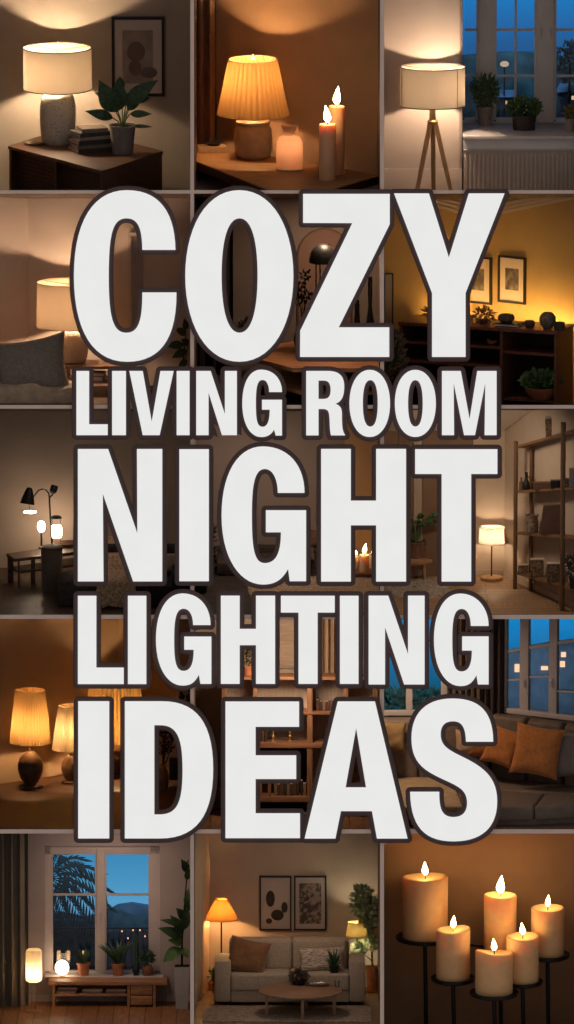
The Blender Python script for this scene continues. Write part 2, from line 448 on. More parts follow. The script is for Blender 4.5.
def gee(xl, xr, yt, yb, tx, ty, txr, il, it, ib, by, bx, bl, bs, spx, spy, base):
    """G: outer left/right/top/bottom, terminal (inner x, y, outer x), counter left/top/bottom, bar (top, left, low, right of low), spur"""
    cx = (il + tx) / 2; cy = (yt + yb) / 2; ox = (xl + xr) / 2 - 1; H = yb - yt; Wd = xr - xl
    ix2 = bs
    return (f'M {txr} {ty} C {txr} {ty-.20*H} {ox+.30*Wd} {yt} {ox} {yt} C {ox-.30*Wd} {yt} {xl} {yt+.20*H} {xl} {cy} '
            f'C {xl} {yb-.18*H} {ox-.26*Wd} {yb} {ox+.0*Wd} {yb} C {ox+.14*Wd} {yb} {spx-.08*Wd} {yb-.03*H} {spx-.4} {spy} L {spx+1.2} {base} L {xr} {base} L {xr} {by} L {bx} {by} L {bx} {bl} L {ix2} {bl} '
            f'C {ix2} {bl+.5*(ib-bl)} {ix2-.03*Wd} {ib} {cx} {ib} C {il+.02*Wd} {ib} {il} {ib-.12*H} {il} {cy} '
            f'C {il} {it+.14*H} {il+.02*Wd} {it} {cx} {it} C {tx-.04*Wd} {it} {tx} {it+.10*H} {tx} {ty}')

# every path is in hundredths of a metre across and down the wall
WORDS = [
 ('COZY', [
  ('C', 'M 175.5 250 C 175 213 160 190.3 127 190.3 C 93 190.3 74 222 74 276 C 74 331 93 361.8 127 361.8 C 158 361.8 176.8 342 176.5 292.5 L 142.4 292.5 '
        'C 142.4 320 139 332.8 126.5 332.8 C 113 332.8 108.8 318 108.8 276 C 108.8 233 113 218.4 126.5 218.4 C 139 218.4 142 230 142.4 250'),
  ('O', oval(185.3, 293.4, 190.3, 361.8, .62, .56) + ' ' + oval(221.6, 257.6, 218.4, 332.8, .66, .62)),
  ('Z', poly((303.1,194),(389.7,194),(389.7,224.3),(338.7,327.4),(389.2,327.4),(389.2,357),(300,357),(300.2,330.8),(352.3,223.2),(303.1,223))),
  ('Y', poly((394,193.5),(428.8,193.5),(448.8,257.6),(468.7,193.5),(504.5,193.5),(465.5,293.2),(465.5,357),(432,357),(432,293.2)))]),
 ('LIVING', [
  ('L', poly((76.5,371),(89.2,371),(89.2,424.3),(107.8,424.3),(107.8,435.2),(76.5,435.2))),
  ('I', rect(112.2,371,126,435.2)),
  ('V', poly((129.4,371),(142.8,371),(151.8,421.8),(160.5,371),(173.7,371),(159.7,435.2),(142.8,435.2))),
  ('I', rect(176.7,371,189.6,435.2)),
  ('N', poly((196.3,371),(210.7,371),(224.9,414.1),(224.9,371),(236.9,371),(236.9,435.2),(222,435.2),(208.6,392.7),(208.6,435.2),(196.3,435.2))),
  ('G', gee(242.3,282,369.7,437.1, 269.1,392.1,282, 255.9,380,426.8, 399.8,262,409.7,269.7, 274.5,429.5,435.6))]),
 ('ROOM', [
  ('R', 'M 306.2 371 L 328 371 C 339 371 344.4 376 344.2 387 C 344 396 342 401.5 335.4 403.8 C 341 406 341.8 409 341.9 414 C 342 422 341.6 431 345.3 435.4 L 331 435.4 '
        'C 329.4 430 330 422 329.2 415.5 C 328.8 410.5 327 409 322.5 409 L 318.5 409 L 318.5 435.4 L 306.2 435.4 M 318.5 380.6 L 318.5 399 L 323 399 C 328.5 399 330.6 396.5 330.6 389.8 C 330.6 383.5 328.5 380.6 323.5 380.6'),
  ('O', oval(349.4,390,369.9,437,.62,.56) + ' ' + oval(362.8,377.7,380.2,426.6,.66,.66)),
  ('O', oval(394.8,435.8,369.9,437,.62,.56) + ' ' + oval(408,422.7,380.2,426.6,.66,.66)),
  ('M', poly((441.9,371),(460.7,371),(469.5,419.1),(477.2,371),(496.5,371),(496.5,435.2),(484.5,435.2),(485.2,383.1),(474.9,435.2),(464,435.2),(453.6,383.1),(454,435.2),(441.9,435.2)))]),
 ('NIGHT', [
  ('N', poly((78,449),(108.2,449),(137.4,533.3),(137,449),(162.3,449),(162.3,581.4),(133.2,581.4),(102.9,493.7),(103.6,581.4),(78,581.4))),
  ('I', rect(179.4,449.2,208.9,581.2)),
  ('G', gee(221.6,306.1,446.4,584.5, 277.8,492.9,304.5, 251.9,469,563.1, 510.2,265.9,532.3,280.9, 288.5,569,581.2)),
  ('H', poly((321.1,448.9),(350.8,448.9),(350.8,500.6),(376.1,500.6),(376.1,448.9),(406,448.9),(406,581.5),(376.1,581.5),(376.1,525.3),(350.8,525.3),(350.8,581.5),(321.1,581.5))),
  ('T', poly((415.1,449.2),(497.3,449.2),(497.3,474),(471.1,474),(471.1,581.5),(441.6,581.5),(441.6,474),(415.1,474)))]),
 ('LIGHTING', [
  ('L', poly((78,595.7),(96.4,595.7),(96.4,667.5),(123.8,667.5),(123.8,684),(78,684))),
  ('I', rect(128,595.7,146.4,684)),
  ('G', gee(156,211.4,593.4,685.5, 193.1,625,210.6, 174.2,608.7,670.8, 636.5,184.3,649.7,193.7, 199.3,674.6,683.8)),
  ('H', poly((220.9,595.6),(239.7,595.6),(239.7,628.8),(256,628.8),(256,595.6),(275.1,595.6),(275.1,683.8),(256,683.8),(256,645.1),(239.7,645.1),(239.7,683.8),(220.9,683.8))),
  ('T', poly((280.9,595.7),(334.7,595.7),(334.7,612.5),(317.6,612.5),(317.6,683.8),(298.5,683.8),(298.5,612.5),(280.9,612.5))),
  ('I', rect(339.9,595.7,358.5,683.8)),
  ('N', poly((368.6,595.6),(388.2,595.6),(408,654.1),(408,595.6),(424.5,595.6),(424.5,684.4),(404.1,684.4),(385,627.2),(385,684.4),(368.6,684.4))),
  ('G', gee(433.9,488.5,593.5,686, 470.7,625.9,488.5, 452.2,608.9,671.4, 636.3,462.1,650.5,471.8, 476.7,675,684.4))]),
 ('IDEAS', [
  ('I', rect(78.3,701.1,109.3,838.3)),
  ('D', 'M 124.9 701.1 L 162 701.1 C 196 701.1 213.2 722 213.2 769 C 213.2 816 196 838.3 160 838.3 L 124.9 838.3 M 154.4 725.1 L 154.4 814.3 L 159.5 814.3 C 177 814.3 182.6 803 182.6 770 C 182.6 737 177 725.1 160 725.1'),
  ('E', poly((225.5,701.4),(299.1,701.4),(299.1,726.7),(255.6,726.7),(255.6,755.2),(296.2,755.2),(296.2,778.9),(255.6,778.9),(255.6,813.1),(300,813.1),(300,838),(225.5,838))),
  ('A', poly((337.7,701.3),(374.9,701.3),(407.5,838.4),(376.9,838.4),(371.9,811),(340.9,811),(335.4,838.4),(304.6,838.4)) + ' ' + poly((356.1,728),(366,787.2),(345.6,787.2))),
  ('S', 'M 493.1 741.6 L 465.9 741.6 C 465.5 729 463 721.2 453 721.2 C 444.5 721.2 440.6 726 440.6 734 C 440.6 745 447 749 460 755.5 C 482 766 497.1 776 497.1 801 C 497.1 828 481 841.2 453.4 841.2 '
        'C 424 841.2 410.5 826 410.1 791.6 L 439.2 791.6 C 439 809 442 816.9 453.4 816.9 C 462.5 816.9 467 811.5 467 803 C 467 791 460 787 447 781 C 425 771 411.4 764 411.4 738 C 411.4 713 426 698.4 452.5 698.4 C 480 698.4 493 712 493.1 741.6')]),
]

def simplify(loop, tol=.09):
    P = np.array(loop); n = len(P); far = int(np.argmax(((P - P[0]) ** 2).sum(1)))
    keep = {0, far}; st = [(0, far), (far, n)]
    Q = np.vstack([P, P[:1]])
    while st:
        a, b = st.pop()
        if b - a < 2: continue
        d = Q[b] - Q[a]; L = math.hypot(*d) + 1e-9; v = Q[a + 1:b] - Q[a]
        h = np.abs(v[:, 0] * d[1] - v[:, 1] * d[0]) / L; k = int(np.argmax(h))
        if h[k] > tol: k += a + 1; keep.add(k); st += [(a, k), (k, b)]
    return [tuple(Q[i]) for i in sorted(keep) if i < n]

def outline(loops, off, step=.5):
    """loops round a shape grown by off, traced on a fine distance grid"""
    P = [np.array(l) for l in loops]; A = np.concatenate(P); pad = off + 2
    x0, y0 = A.min(0) - pad; x1, y1 = A.max(0) + pad
    nx, ny = int((x1 - x0) / step) + 2, int((y1 - y0) / step) + 2
    X, Y = np.meshgrid(x0 + np.arange(nx) * step, y0 + np.arange(ny) * step)
    D = np.full(X.shape, 1e9); ins = np.zeros(X.shape, bool)
    for l in P:
        for a, b in zip(l, np.roll(l, -1, 0)):
            d = b - a; q = d @ d
            if q < 1e-12: continue
            t = np.clip(((X - a[0]) * d[0] + (Y - a[1]) * d[1]) / q, 0, 1)
            D = np.minimum(D, np.hypot(X - a[0] - t * d[0], Y - a[1] - t * d[1]))
            if abs(d[1]) > 1e-12:
                c = ((a[1] <= Y) != (b[1] <= Y)) & (X < a[0] + (Y - a[1]) * d[0] / d[1]); ins ^= c
    S = np.where(ins, -D, D) - off
    nxt = {}
    def xp(i, j, k, l):
        a, b = S[j, i], S[l, k]; t = a / (a - b); return (i + (k - i) * t, j + (l - j) * t)
    neg = S < 0; m = neg[:-1, :-1] * 1 + neg[:-1, 1:] * 2 + neg[1:, 1:] * 4 + neg[1:, :-1] * 8
    E = {0: lambda i, j: (xp(i, j, i + 1, j), (0, i, j)), 1: lambda i, j: (xp(i + 1, j, i + 1, j + 1), (1, i + 1, j)),
         2: lambda i, j: (xp(i, j + 1, i + 1, j + 1), (0, i, j + 1)), 3: lambda i, j: (xp(i, j, i, j + 1), (1, i, j))}
    T = {1: [(3, 0)], 2: [(0, 1)], 3: [(3, 1)], 4: [(1, 2)], 5: [(3, 2), (1, 0)], 6: [(0, 2)], 7: [(3, 2)], 8: [(2, 3)], 9: [(2, 0)], 10: [(0, 3), (2, 1)], 11: [(2, 1)], 12: [(1, 3)], 13: [(1, 0)], 14: [(0, 3)]}
    for j, i in zip(*np.nonzero((m > 0) & (m < 15))):
        for a, b in T[int(m[j, i])]:
            nxt[E[a](i, j)[1]] = E[b](i, j)
    out = []
    while nxt:
        k, (p, e) = nxt.popitem(); loop = [p]
        while e in nxt: p, e = nxt.pop(e); loop.append(p)
        if len(loop) < 12: continue
        keep = simplify(loop)
        out.append([(x0 + a * step, y0 + b * step) for a, b in keep])
    return out

def slab(name, loops, ya, yb, m, parent, bev=0.0):
    """flat shape (holes allowed) standing in the wall's plane between two depths"""
    cu = bpy.data.curves.new(name, 'CURVE'); cu.dimensions = '2D'; cu.fill_mode = 'BOTH'; cu.extrude = (yb - ya) / 2 * U
    for l in loops:
        sp = cu.splines.new('POLY'); sp.points.add(len(l) - 1); sp.use_cyclic_u = True
        for q, (x, y) in zip(sp.points, l): q.co = (x * U, (1024 - y) * U, 0, 1)
    tmp = bpy.data.objects.new(name, cu); me = bpy.data.meshes.new_from_object(tmp)
    bpy.data.objects.remove(tmp); bpy.data.curves.remove(cu)
    me.transform(Matrix.Translation((0, (ya + yb) / 2 * U, 0)) @ Matrix.Rotation(R(90), 4, 'X'))
    me.materials.clear(); me.materials.append(m); me.name = name
    o = bpy.data.objects.new(name, me); COL.objects.link(o); o.parent = parent
    return o

LETTER_FACE = emit('caption_white_glow', rgb(233, 233, 231), 1.0)  # caption's flat white put in as glow; no real sign behind it
LETTER_EDGE = mat('dark_brown_edging', (.105, .07, .07, 1), .55, .06, 6)
ORD = ['first', 'second', 'third', 'fourth', 'fifth', 'sixth', 'seventh', 'eighth']
def build_letters():
    for row, (word, ls) in enumerate(WORDS):
        for i, (ch, path) in enumerate(ls):
            loops = flat(path); xs = [p[0] for l in loops for p in l]; ys = [p[1] for l in loops for p in l]
            o = bpy.data.objects.new('caption_letter', None); COL.objects.link(o); o.empty_display_size = .1
            base = Vector((sum((min(xs), max(xs))) / 2 * U, -.01, (1024 - max(ys)) * U)); 
            tag(o, f'big white caption letter {ch} with dark brown edging, {ORD[i]} letter of the word {word}', 'letter', 'title caption letters over the room grid')
            k = (i % 2) + 2 * (row % 2)
            e = slab('edging', outline(loops, 4.6), -2.0 - k * .35, 0, LETTER_EDGE, o)
            f = slab('face', loops, -4.2, -2.0 - k * .35, LETTER_FACE, o)
            o.location = base
            for ch_ in (e, f): ch_.matrix_parent_inverse = Matrix.Translation(-base)
# ---------------------------------------------------------------- the display wall's frame
FRAME = mat('pale_frame_paint', (.95, .76, .68, 1), .6, .06, 5)
BOARD = mat('brown_partition', (.16, .11, .08, 1), .8, .1, 5)
VX = [(190.3, 194.0), (380.1, 384.0)]
HY = [(190.2, 193.5), (405.0, 408.6), (614.8, 619.0), (829.4, 833.5)]
def build_frame():
    n = [0]
    def bar(x0, x1, y0, y1):
        n[0] += 1
        struct(MB().box(x0, x1, 0, 4, 1024 - y1, 1024 - y0).build('trim_%d' % n[0], FRAME, smooth=False))
    for y0, y1 in HY: bar(-40, 614, y0, y1)
    ys = [-40] + [v for p in HY for v in p] + [1040]
    for x0, x1 in VX:
        for a, b in zip(ys[::2], ys[1::2]): bar(x0, x1, a, b)
    bar(-44, -40, -44, 1044); bar(614, 618, -44, 1044); bar(-40, 614, -44, -40); bar(-40, 614, 1040, 1044)
    def board(nm, *b): struct(MB().box(*b).build(nm, BOARD, smooth=False))
    for y0, y1 in HY: board('wall_shelf', -40, 614, 4, 340, 1024 - y1, 1024 - y0)
    for x0, x1 in VX:
        for a, b in zip(ys[::2], ys[1::2]): board('wall_divider', x0, x1, 4, 340, 1024 - b, 1024 - a)
    board('wall_left', -44, -40, 4, 340, -20, 1068); board('wall_right', 614, 618, 4, 340, -20, 1068)
    board('wall_top', -40, 614, 4, 340, 1064, 1068); board('wall_bottom', -40, 614, 4, 340, -20, -16)
    board('wall_back', -44, 618, 340, 343, -20, 1068)

COLX = [(-40, 190.3), (194, 380.1), (384, 614)]
ROWY = [(-40, 190.2), (193.5, 405), (408.6, 614.8), (619, 829.4), (833.5, 1024)]
def cell(r, q, th):
    # upper nooks are seen a little from below, lower ones from above: tip them to match
    return Cell(*COLX[q], *ROWY[r], th + (3.0, 1.5, 0.0, -1.5, -3.0)[r])

# ---------------------------------------------------------------- ceramic lamp on a walnut cabinet
def cell_1():
    c = cell(0, 0, 10); W = 219
    wall = mat('greige_plaster', (.44, .37, .295, 1), .85, .05, 4, .03)
    c.wall('wall_back', [(-60, W), (260, W)], wall)
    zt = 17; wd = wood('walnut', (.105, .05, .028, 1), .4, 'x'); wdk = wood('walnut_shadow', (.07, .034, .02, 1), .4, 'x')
    FL = c.F(8, 146, zt); N = c.F(102, 171, zt); Rr = c.F(163, 151, zt)
    e = (FL - N); bk = Rr + e * ((W - 2 - Rr.y) / e.y)
    d2 = (Rr - N); bl = FL + d2 * ((W - 2 - FL.y) / d2.y)
    top = [FL, N, Rr, bk, bl]
    t = c.thing('cabinet', (N.x, N.y, 0), 'dark walnut cabinet with open niches under the speckled lamp', 'cabinet')
    T = [(p.x - N.x, p.y - N.y) for p in top]
    ins = lambda k: [(x * k + (1 - k) * 0, y * k + 4 * (1 - k)) for x, y in T]
    c.part('top_board', MB().prism(T, zt - 3.2, zt), wd, t)
    # body: two niches along the left face, plain right end
    u = Vector(T[0]).normalized(); ln = Vector(T[0]).length; v = Vector(T[2]).normalized(); lv = Vector(T[2]).length
    def P(a, b): q = u * a + v * b; return (q.x, q.y)
    zb = -60
    def blk(nm, a0, a1, b0, b1, z0, z1, m): 
        c.part(nm, MB().prism([P(a0, b0), P(a1, b0), P(a1, b1), P(a0, b1)], z0, z1), m, t, clip=True)
    blk('end_panel', 1, 5, 1, lv - 1, zb, zt - 3.2, wd)
    blk('divider', ln * .5 - 2, ln * .5 + 2, 1, 40, zb, zt - 3.2, wd)
    blk('end_panel', ln - 5, ln - 1, 1, 14, zb, zt - 3.2, wd)
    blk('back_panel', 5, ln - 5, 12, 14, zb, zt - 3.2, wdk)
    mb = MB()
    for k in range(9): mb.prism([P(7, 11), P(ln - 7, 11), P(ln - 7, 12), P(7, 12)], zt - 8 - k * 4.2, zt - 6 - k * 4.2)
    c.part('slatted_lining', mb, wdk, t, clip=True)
    # lamp
    spk = mat('speckled_stoneware', (.60, .55, .47, 1), .7, .06, 60, .15, dark=(.20, .17, .14, 1), ramp=(.28, .42), detail=2)
    sh = shade_mat('ecru_linen', (.92, .72, .5, 1), .13, 70)
    base = [(0, 0), (14, 0), (16.2, 2.5), (17.6, 12), (18.2, 26), (18, 40), (16.6, 48), (12.5, 52.5), (5, 54), (2.5, 54.4), (2.5, 56.5), (0, 56.5)]
    lamp(c, 58, 143.5, zt, 'round speckled stoneware table lamp with an ecru drum shade', (34.6, 47.8, 35, 88.5), base, spk, sh, 84, finial=7, trim=BLACK, bulb_r=4, bulb_h=.40, col=(1, .73, .47, 1), off=-8)
    # dish
    loc = c.F(36, 144.5, zt); t = c.thing('trinket_dish', loc, 'small shallow dish left of the speckled lamp', 'dish')
    dm = mat('glazed_dish', (.35, .28, .2, 1), .2, .1, 20)
    c.part('saucer', MB().lathe([(0, 0), (7, 0), (11.5, 1.6), (12.2, 2.4), (11.4, 2.2), (7, 1), (0, .9)], n=36, squash=.9), dm, t)
    c.part('ring', MB().lathe([(3, 1), (4, 1), (4, 2.4), (3, 2.4), (3, 1)], cx=4, n=24), BRASS, t)
    # books
    bc = [(.05, .04, .035), (.16, .12, .09), (.045, .04, .04), (.3, .24, .18), (.06, .05, .05), (.2, .16, .13)]
    z = zt; bl_ = ['lowest', 'second from the bottom', 'third from the bottom', 'third from the top', 'second from the top', 'topmost']
    L0 = c.F(90, 151, zt)
    pages = mat('book_pages', (.5, .42, .32, 1), .9, .15, 40)
    for k in range(6):
        hh = [4.6, 3.4, 5, 3.2, 4.2, 4][k]; w = [19, 18.5, 18, 17, 17.5, 14][k]; dd = 15 - k * .6
        t = c.thing('book', (L0.x + [0, .6, -.5, .8, .4, 2][k], L0.y + 4, z), f'{bl_[k]} book of the stack between the lamp and the potted plant', 'book', 'books stacked on the walnut cabinet', yaw=R([24, 20, 26, 22, 27, 18][k]))
        cm = mat(f'book_cloth_{k}', bc[k] + (1,), .6, .15, 30)
        mb = MB().box(-w, w, -dd, dd, 0, .6).box(-w, w, -dd, dd, hh - .6, hh).box(-w, w, -dd, -dd + .8, .6, hh - .6)
        c.part('cover', mb, cm, t); c.part('page_block', MB().box(-w + .8, w - .8, -dd + .8, dd - .8, .6, hh - .6), pages, t); z += hh
    # plant
    pm = mat('ribbed_grey_pot', (.2, .17, .15, 1), .8, .25, 14, .3, stretch=(1, 1, .3))
    t = pot_plant(c, 122.5, 153, zt, 'potted fiddle-leaf plant with broad dark leaves on the walnut cabinet', pot_profile(10.5, 13.3, 29), pm)
    o = c.F(122.5, 153, zt); y0 = o.y
    def q(px, py, dy=0): p = c.W(px, py, y0 + dy); return (p.x - o.x, dy, p.z - o.z)
    rt_ = q(122.5, 126)
    leaves = [((118, 112), (99, 80), 22, -8), ((116, 112), (118, 78), 20, 0), ((126, 105), (158, 80), 17, -6), ((113, 118), (85, 111), 11, -10), ((130, 114), (152, 114), 8, -4), ((132, 126), (153, 127), 4, -5),
              ((127, 110), (143, 96), 11, 2), ((114, 100), (95, 93), 12, -5), ((122, 90), (120, 76), 9, 4), ((133, 100), (150, 98), 9, 4)]
    for i, (a, b, w, dy) in enumerate(leaves):
        A = q(*a, dy * .4); B = q(*b, dy); mb = MB().leaf(A, B, w, .10, (.25 * (1 if i % 2 else -1), -1, .25), n=9, fold=.22, p=.75)
        lf = c.part('leaf', mb, LEAF, t)
        mid = (Vector(rt_) * .5 + Vector(A) * .5); c.part('leaf_stem', MB().tube([(rt_[0] * .8, 0, rt_[2] - 3), tuple(mid + Vector((0, 0, 1))), A], .7, 6), LEAF2, lf)
    # picture
    art = mat('grey_print', (.26, .22, .2, 1), .7, .3, 6); dk = mat('print_figure', (.12, .10, .09, 1), .7, .2, 9)
    picture(c, 112, 164.5, 16.5, 96, W, 'black framed abstract portrait print on the wall above the potted plant', frame_w=3, frame_m=BLACK,
            art={'box': (.2, .78, .16, .83), 'm': art, 'marks': [(.46, .56, .17, .13), (.44, .36, .12, .1), (.7, .3, .16, .07)], 'mm': dk})

# ---------------------------------------------------------------- pleated lamp and candles
def cell_2():
    c = Cell(*COLX[1], *ROWY[0], 12.5, .46)
    wall = mat('brown_plaster', (.42, .28, .185, 1), .85, .05, 4, .03)
    a, b = (150, 276), (420, 150)
    c.wall('wall_back', [a, b], wall); c.shell('floor', MB().box(170, 400, -60, 300, -22, -16), mat('slate_blue_floor', (.16, .18, .26, 1), .6, .1, 4))
    zt = 5; wd = wood('oiled_oak', (.26, .145, .075, 1), .3, 'x'); dk = wood('oak_edge', (.06, .035, .022, 1), .3, 'x')
    ta = [c.F(194.5, 149, zt), c.F(300, 160, zt), c.F(379.5, 175.5, zt), c.F(330, 190, zt), c.F(268, 190, zt), c.F(194.5, 160.5, zt)]
    t = c.thing('side_board', (c.F(280, 175, zt).x, c.F(280, 175, zt).y, 0), 'oak tabletop carrying the pleated lamp and the candles', 'table')
    o = c.F(280, 175, zt); T = [(p.x - o.x, p.y - o.y) for p in ta]
    c.part('tabletop', MB().prism(T, zt - 1.2, zt), wd, t, clip=True)
    T2 = [(x, y + 1) for x, y in T]
    c.part('apron', MB().prism(T2, zt - 9, zt - 1.2), dk, t, clip=True)
    c.part('leg', MB().prism([(60, 4), (80, 6), (80, 16), (60, 14)], -30, zt - 9), dk, t, clip=True)
    cl = mat('brown_drape', (.24, .15, .10, 1), .9, .06, 8)
    curtain(c, 186, 214, 226, cl, 'brown curtain hanging left of the pleated lamp', folds=3, amp=4, z0=-20, z1=250)
    # lamp
    jar = mat('brown_stoneware', (.38, .28, .19, 1), .55, .15, 12, .05)
    sh = shade_mat('pleated_cream_cloth', (.95, .52, .2, 1), .22, 8, (40, 40, .4), .22)
    base = [(0, 0), (14, 0), (17, 1.6), (19, 6), (19.3, 20), (18.6, 30), (16, 33.6), (14, 34.6), (17.2, 35.4), (17.4, 38), (13, 40), (5, 41), (0, 41)]
    lamp(c, 253, 157.6, zt, 'table lamp with a pleated glowing shade on a squat brown jar base', (24.5, 59.5, 36.6, 114), base, jar, sh, 62, pleat=(36, .022), n=216, finial=7, bulb_h=.66, off=-6, trim=jar, col=(1, .55, .22, 1), bulb_r=4)
    # bottle-shaped candle holder
    wx = mat('warm_wax', (.82, .48, .28, 1), .45, .05, 20, sss=.6)
    gl = shade_mat('frosted_peach_glass', (.95, .62, .42, 1), .55, 20, var=.04)
    loc = c.F(289.5, 169.5, zt); t = c.thing('candle_holder', loc, 'squat peach bottle with a flared rim between lamp and tall candles', 'vase')
    c.part('bottle_body', MB().lathe([(0, 0), (12, 0), (13.2, 1.2), (13.6, 10), (13.2, 28), (11, 33), (6.5, 35.5), (5.6, 39), (7.6, 43), (9, 45), (8, 45.2), (5.5, 42.6), (4.6, 38), (4.4, 34)], n=40), gl, t)
    c.part('foot_ring', MB().lathe([(11.5, -.0), (13.8, 0), (14, 1.4), (12, 1.4), (11.5, 0)], n=36), jar, t)
    c.part('tealight', MB().lathe([(0, 0), (3, .4), (3.4, 3), (2.4, 7), (0, 9)], cz=20, n=16), emit('tealight_glow', (1, .6, .32, 1), 34), t)
    candle(c, 336.5, 174, zt, 8.2, 70, 'taller pillar candle standing behind the front one', wx, 'two pillar candles on the oak tabletop', 1.5, 19)
    candle(c, 327.5, 179.5, zt, 8.6, 57, 'shorter pillar candle standing in front of the taller one', wx, 'two pillar candles on the oak tabletop', -2, 18)
    # little box with a dark dish
    loc = c.F(211.5, 152, zt); t = c.thing('keepsake_box', loc, 'flat pale box topped by a round dark dish beside the curtain', 'box', yaw=R(6))
    bx = mat('pale_box', (.32, .22, .14, 1), .7, .15, 20)
    c.part('box_body', MB().box(-14.5, 14.5, -8, 8, 0, 7, .8), bx, t)
    c.part('dish', MB().lathe([(0, 7), (5.5, 7), (8, 9), (8.2, 9.6), (7, 9.3), (5, 8), (0, 7.8)], cx=2, n=28), BLACK, t)

# ---------------------------------------------------------------- tripod lamp beside the window
def outside(c, y, kind):
    pass

def cell_3():
    c = cell(0, 2, 7); W = 100; WW = 172
    wall = mat('white_plaster', (.56, .46, .40, 1), .85, .04, 4, .03); grey = mat('grey_white_paint', (.70, .68, .69, 1), .5, .04, 6)
    c.wall('wall_left', [(360, W), (464.5, W), (464.5, WW + 6)], wall)
    # wall under and round the window
    sz = c.W(520, 123, WW).z; top = 330
    mb = MB().box(464.5, 640, WW, WW + 5, -40, sz)
    c.shell('wall_right', mb, grey)
    # window: three casements
    yb = WW + 1
    def wx(px): return c.W(px, 100, yb).x
    def wz(py): return c.W(520, py, yb).z
    t = bpy.data.objects.new('window_1', None); COL.objects.link(t); t.matrix_world = c.at((0, 0, 0)); struct(t)
    zt, zb = top, sz
    fr = MB()
    posts = [(478.5, 493.5), (536.5, 553.5)]
    for a, b in posts: fr.box(wx(a), wx(b), yb - 4, yb + 5, zb, zt, .6)
    fr.box(464, 640, yb - 4, yb + 5, zb, wz(121.5), .6)
    c.part('window_frame', fr, grey, t, clip=True)
    sash = MB()
    for a, b in ((493.5, 496.3), (534, 536.5), (553.5, 556), (476, 478.5)): sash.box(wx(a), wx(b), yb - 2, yb + 4, wz(120), zt, .4)
    for a, b in ((496, 534), (556, 640), (464.5, 476)): sash.box(wx(a), wx(b), yb - 2, yb + 4, wz(121.5), wz(118), .4)
    c.part('sash', sash, grey, t, clip=True)
    mt = MB()
    for a, b in ((496, 534), (556, 640), (464.5, 476)):
        for py in (30, 76): mt.box(wx(a), wx(b), yb, yb + 3, wz(py + 1.2), wz(py - 1.2), .3)
    mt.box(wx(514.2), wx(516.6), yb - .4, yb + 3.2, wz(118), zt, .3)
    c.part('muntin', mt, grey, t, clip=True)
    for a, b in ((464.5, 477), (496, 535), (555, 640)): c.part('pane', MB().box(wx(a), wx(b), yb + 1.3, yb + 1.9, wz(120), zt), GLASS, t, clip=True)
    for px in (540.5, 550):
        p = c.W(px, 33, yb - 4); c.part('window_handle', MB().box(p.x - 1.6, p.x + 1.6, yb - 5.5, yb - 4, p.z - 5, p.z + 6, .5).tube([(p.x, yb - 5.5, p.z + 3), (p.x, yb - 7.5, p.z + 3), (p.x, yb - 7.5, p.z - 6)], .9, 8), grey, t)
    # outdoors
    sk = sky_mat('dusk_sky', [(0, rgb(30, 92, 150)), (.45, rgb(32, 110, 178)), (1, rgb(14, 132, 204))], wz(60), wz(0), 1.0)
    c.shell('wall_sky', MB().box(380, 660, WW + 130, WW + 131, -60, 330), sk)
    dusk(c, 530, WW + 34, 186, .25, 12)
    hill = mat('dark_hillside', (.06, .12, .13, 1), .9, .5, 6)
    yh = WW + 110
    def hp(px, py, y=yh): p = c.W(px, py, y); return (p.x, p.z)
    c.one('hill', MB().prismy([hp(440, 58), hp(480, 55), hp(500, 53), hp(540, 53), hp(560, 58), hp(610, 52), hp(610, 160), hp(440, 160)], yh, yh + 14), hill, (0, 0, 0), 'dark wooded ridge far beyond the window', 'hill', clip=True)
    hm = mat('blue_grey_house', (.05, .06, .08, 1), .8, .2, 6); rf = mat('dusk_roof', (.12, .2, .32, 1), .7, .2, 8)
    lit = emit('lit_window', (1, .62, .34, 1), .8)
    yo = WW + 80
    for (x0, x1, pt, pe, lab) in ((498, 517, 91, 97, 'low house roof seen through the left half of the middle casement'), (517, 534, 98, 105, 'small house roof seen above the bushy plant'), (557, 590, 84, 92, 'house roof seen through the right casement')):
        A = c.W(x0, pe, yo); B = c.W(x1, pe, yo); tz = c.W(x0, pt, yo).z
        h = c.thing('house', ((A.x + B.x) / 2, yo, 0), lab, 'house', 'houses outside the tall window'); w = (B.x - A.x) / 2
        c.part('house_walls', MB().box(-w + 1, w - 1, 0, 18, 0, A.z), hm, h)
        c.part('roof', MB().hexa([(-w, -2, A.z), (w, -2, A.z), (w, 20, A.z), (-w, 20, A.z)], [(-w + 3, 8, tz), (w - 3, 8, tz), (w - 3, 10, tz), (-w + 3, 10, tz)]), rf, h)
        c.part('lit_window', MB().box(-2, 1.5, -.5, 0, A.z - 8, A.z - 4), lit, h)
    p = c.W(504.5, 64, yo); t2 = c.thing('street_lamp', (p.x, yo, 0), 'pale glowing street lamp globe outside the middle casement', 'lamp')
    c.part('pole', MB().tube([(0, 0, 0), (0, 0, p.z)], .7), BLACK, t2); c.part('globe', MB().ball((0, 0, p.z), (4.8, 3, 3.2), 2), emit('street_globe', (1, .72, .5, 1), .55), t2)
    p = c.W(568, 60, yo + 10); t2 = c.thing('garden_tree', (p.x, yo - 16, 0), 'dark leafy tree outside the right casement', 'tree')
    c.part('trunk', MB().tube([(0, 0, 0), (1, 0, p.z)], [2, 1.2]), BLACK, t2); c.part('crown', foliage(MB(), (0, 0, p.z), (13, 8, 20), 260, 6, 3, 5), mat('night_leaves', (.03, .06, .07, 1), .8, .3, 20), t2)
    # sill and radiator
    zs = c.H(132, WW)
    s0 = c.F(520, 136, sz).y
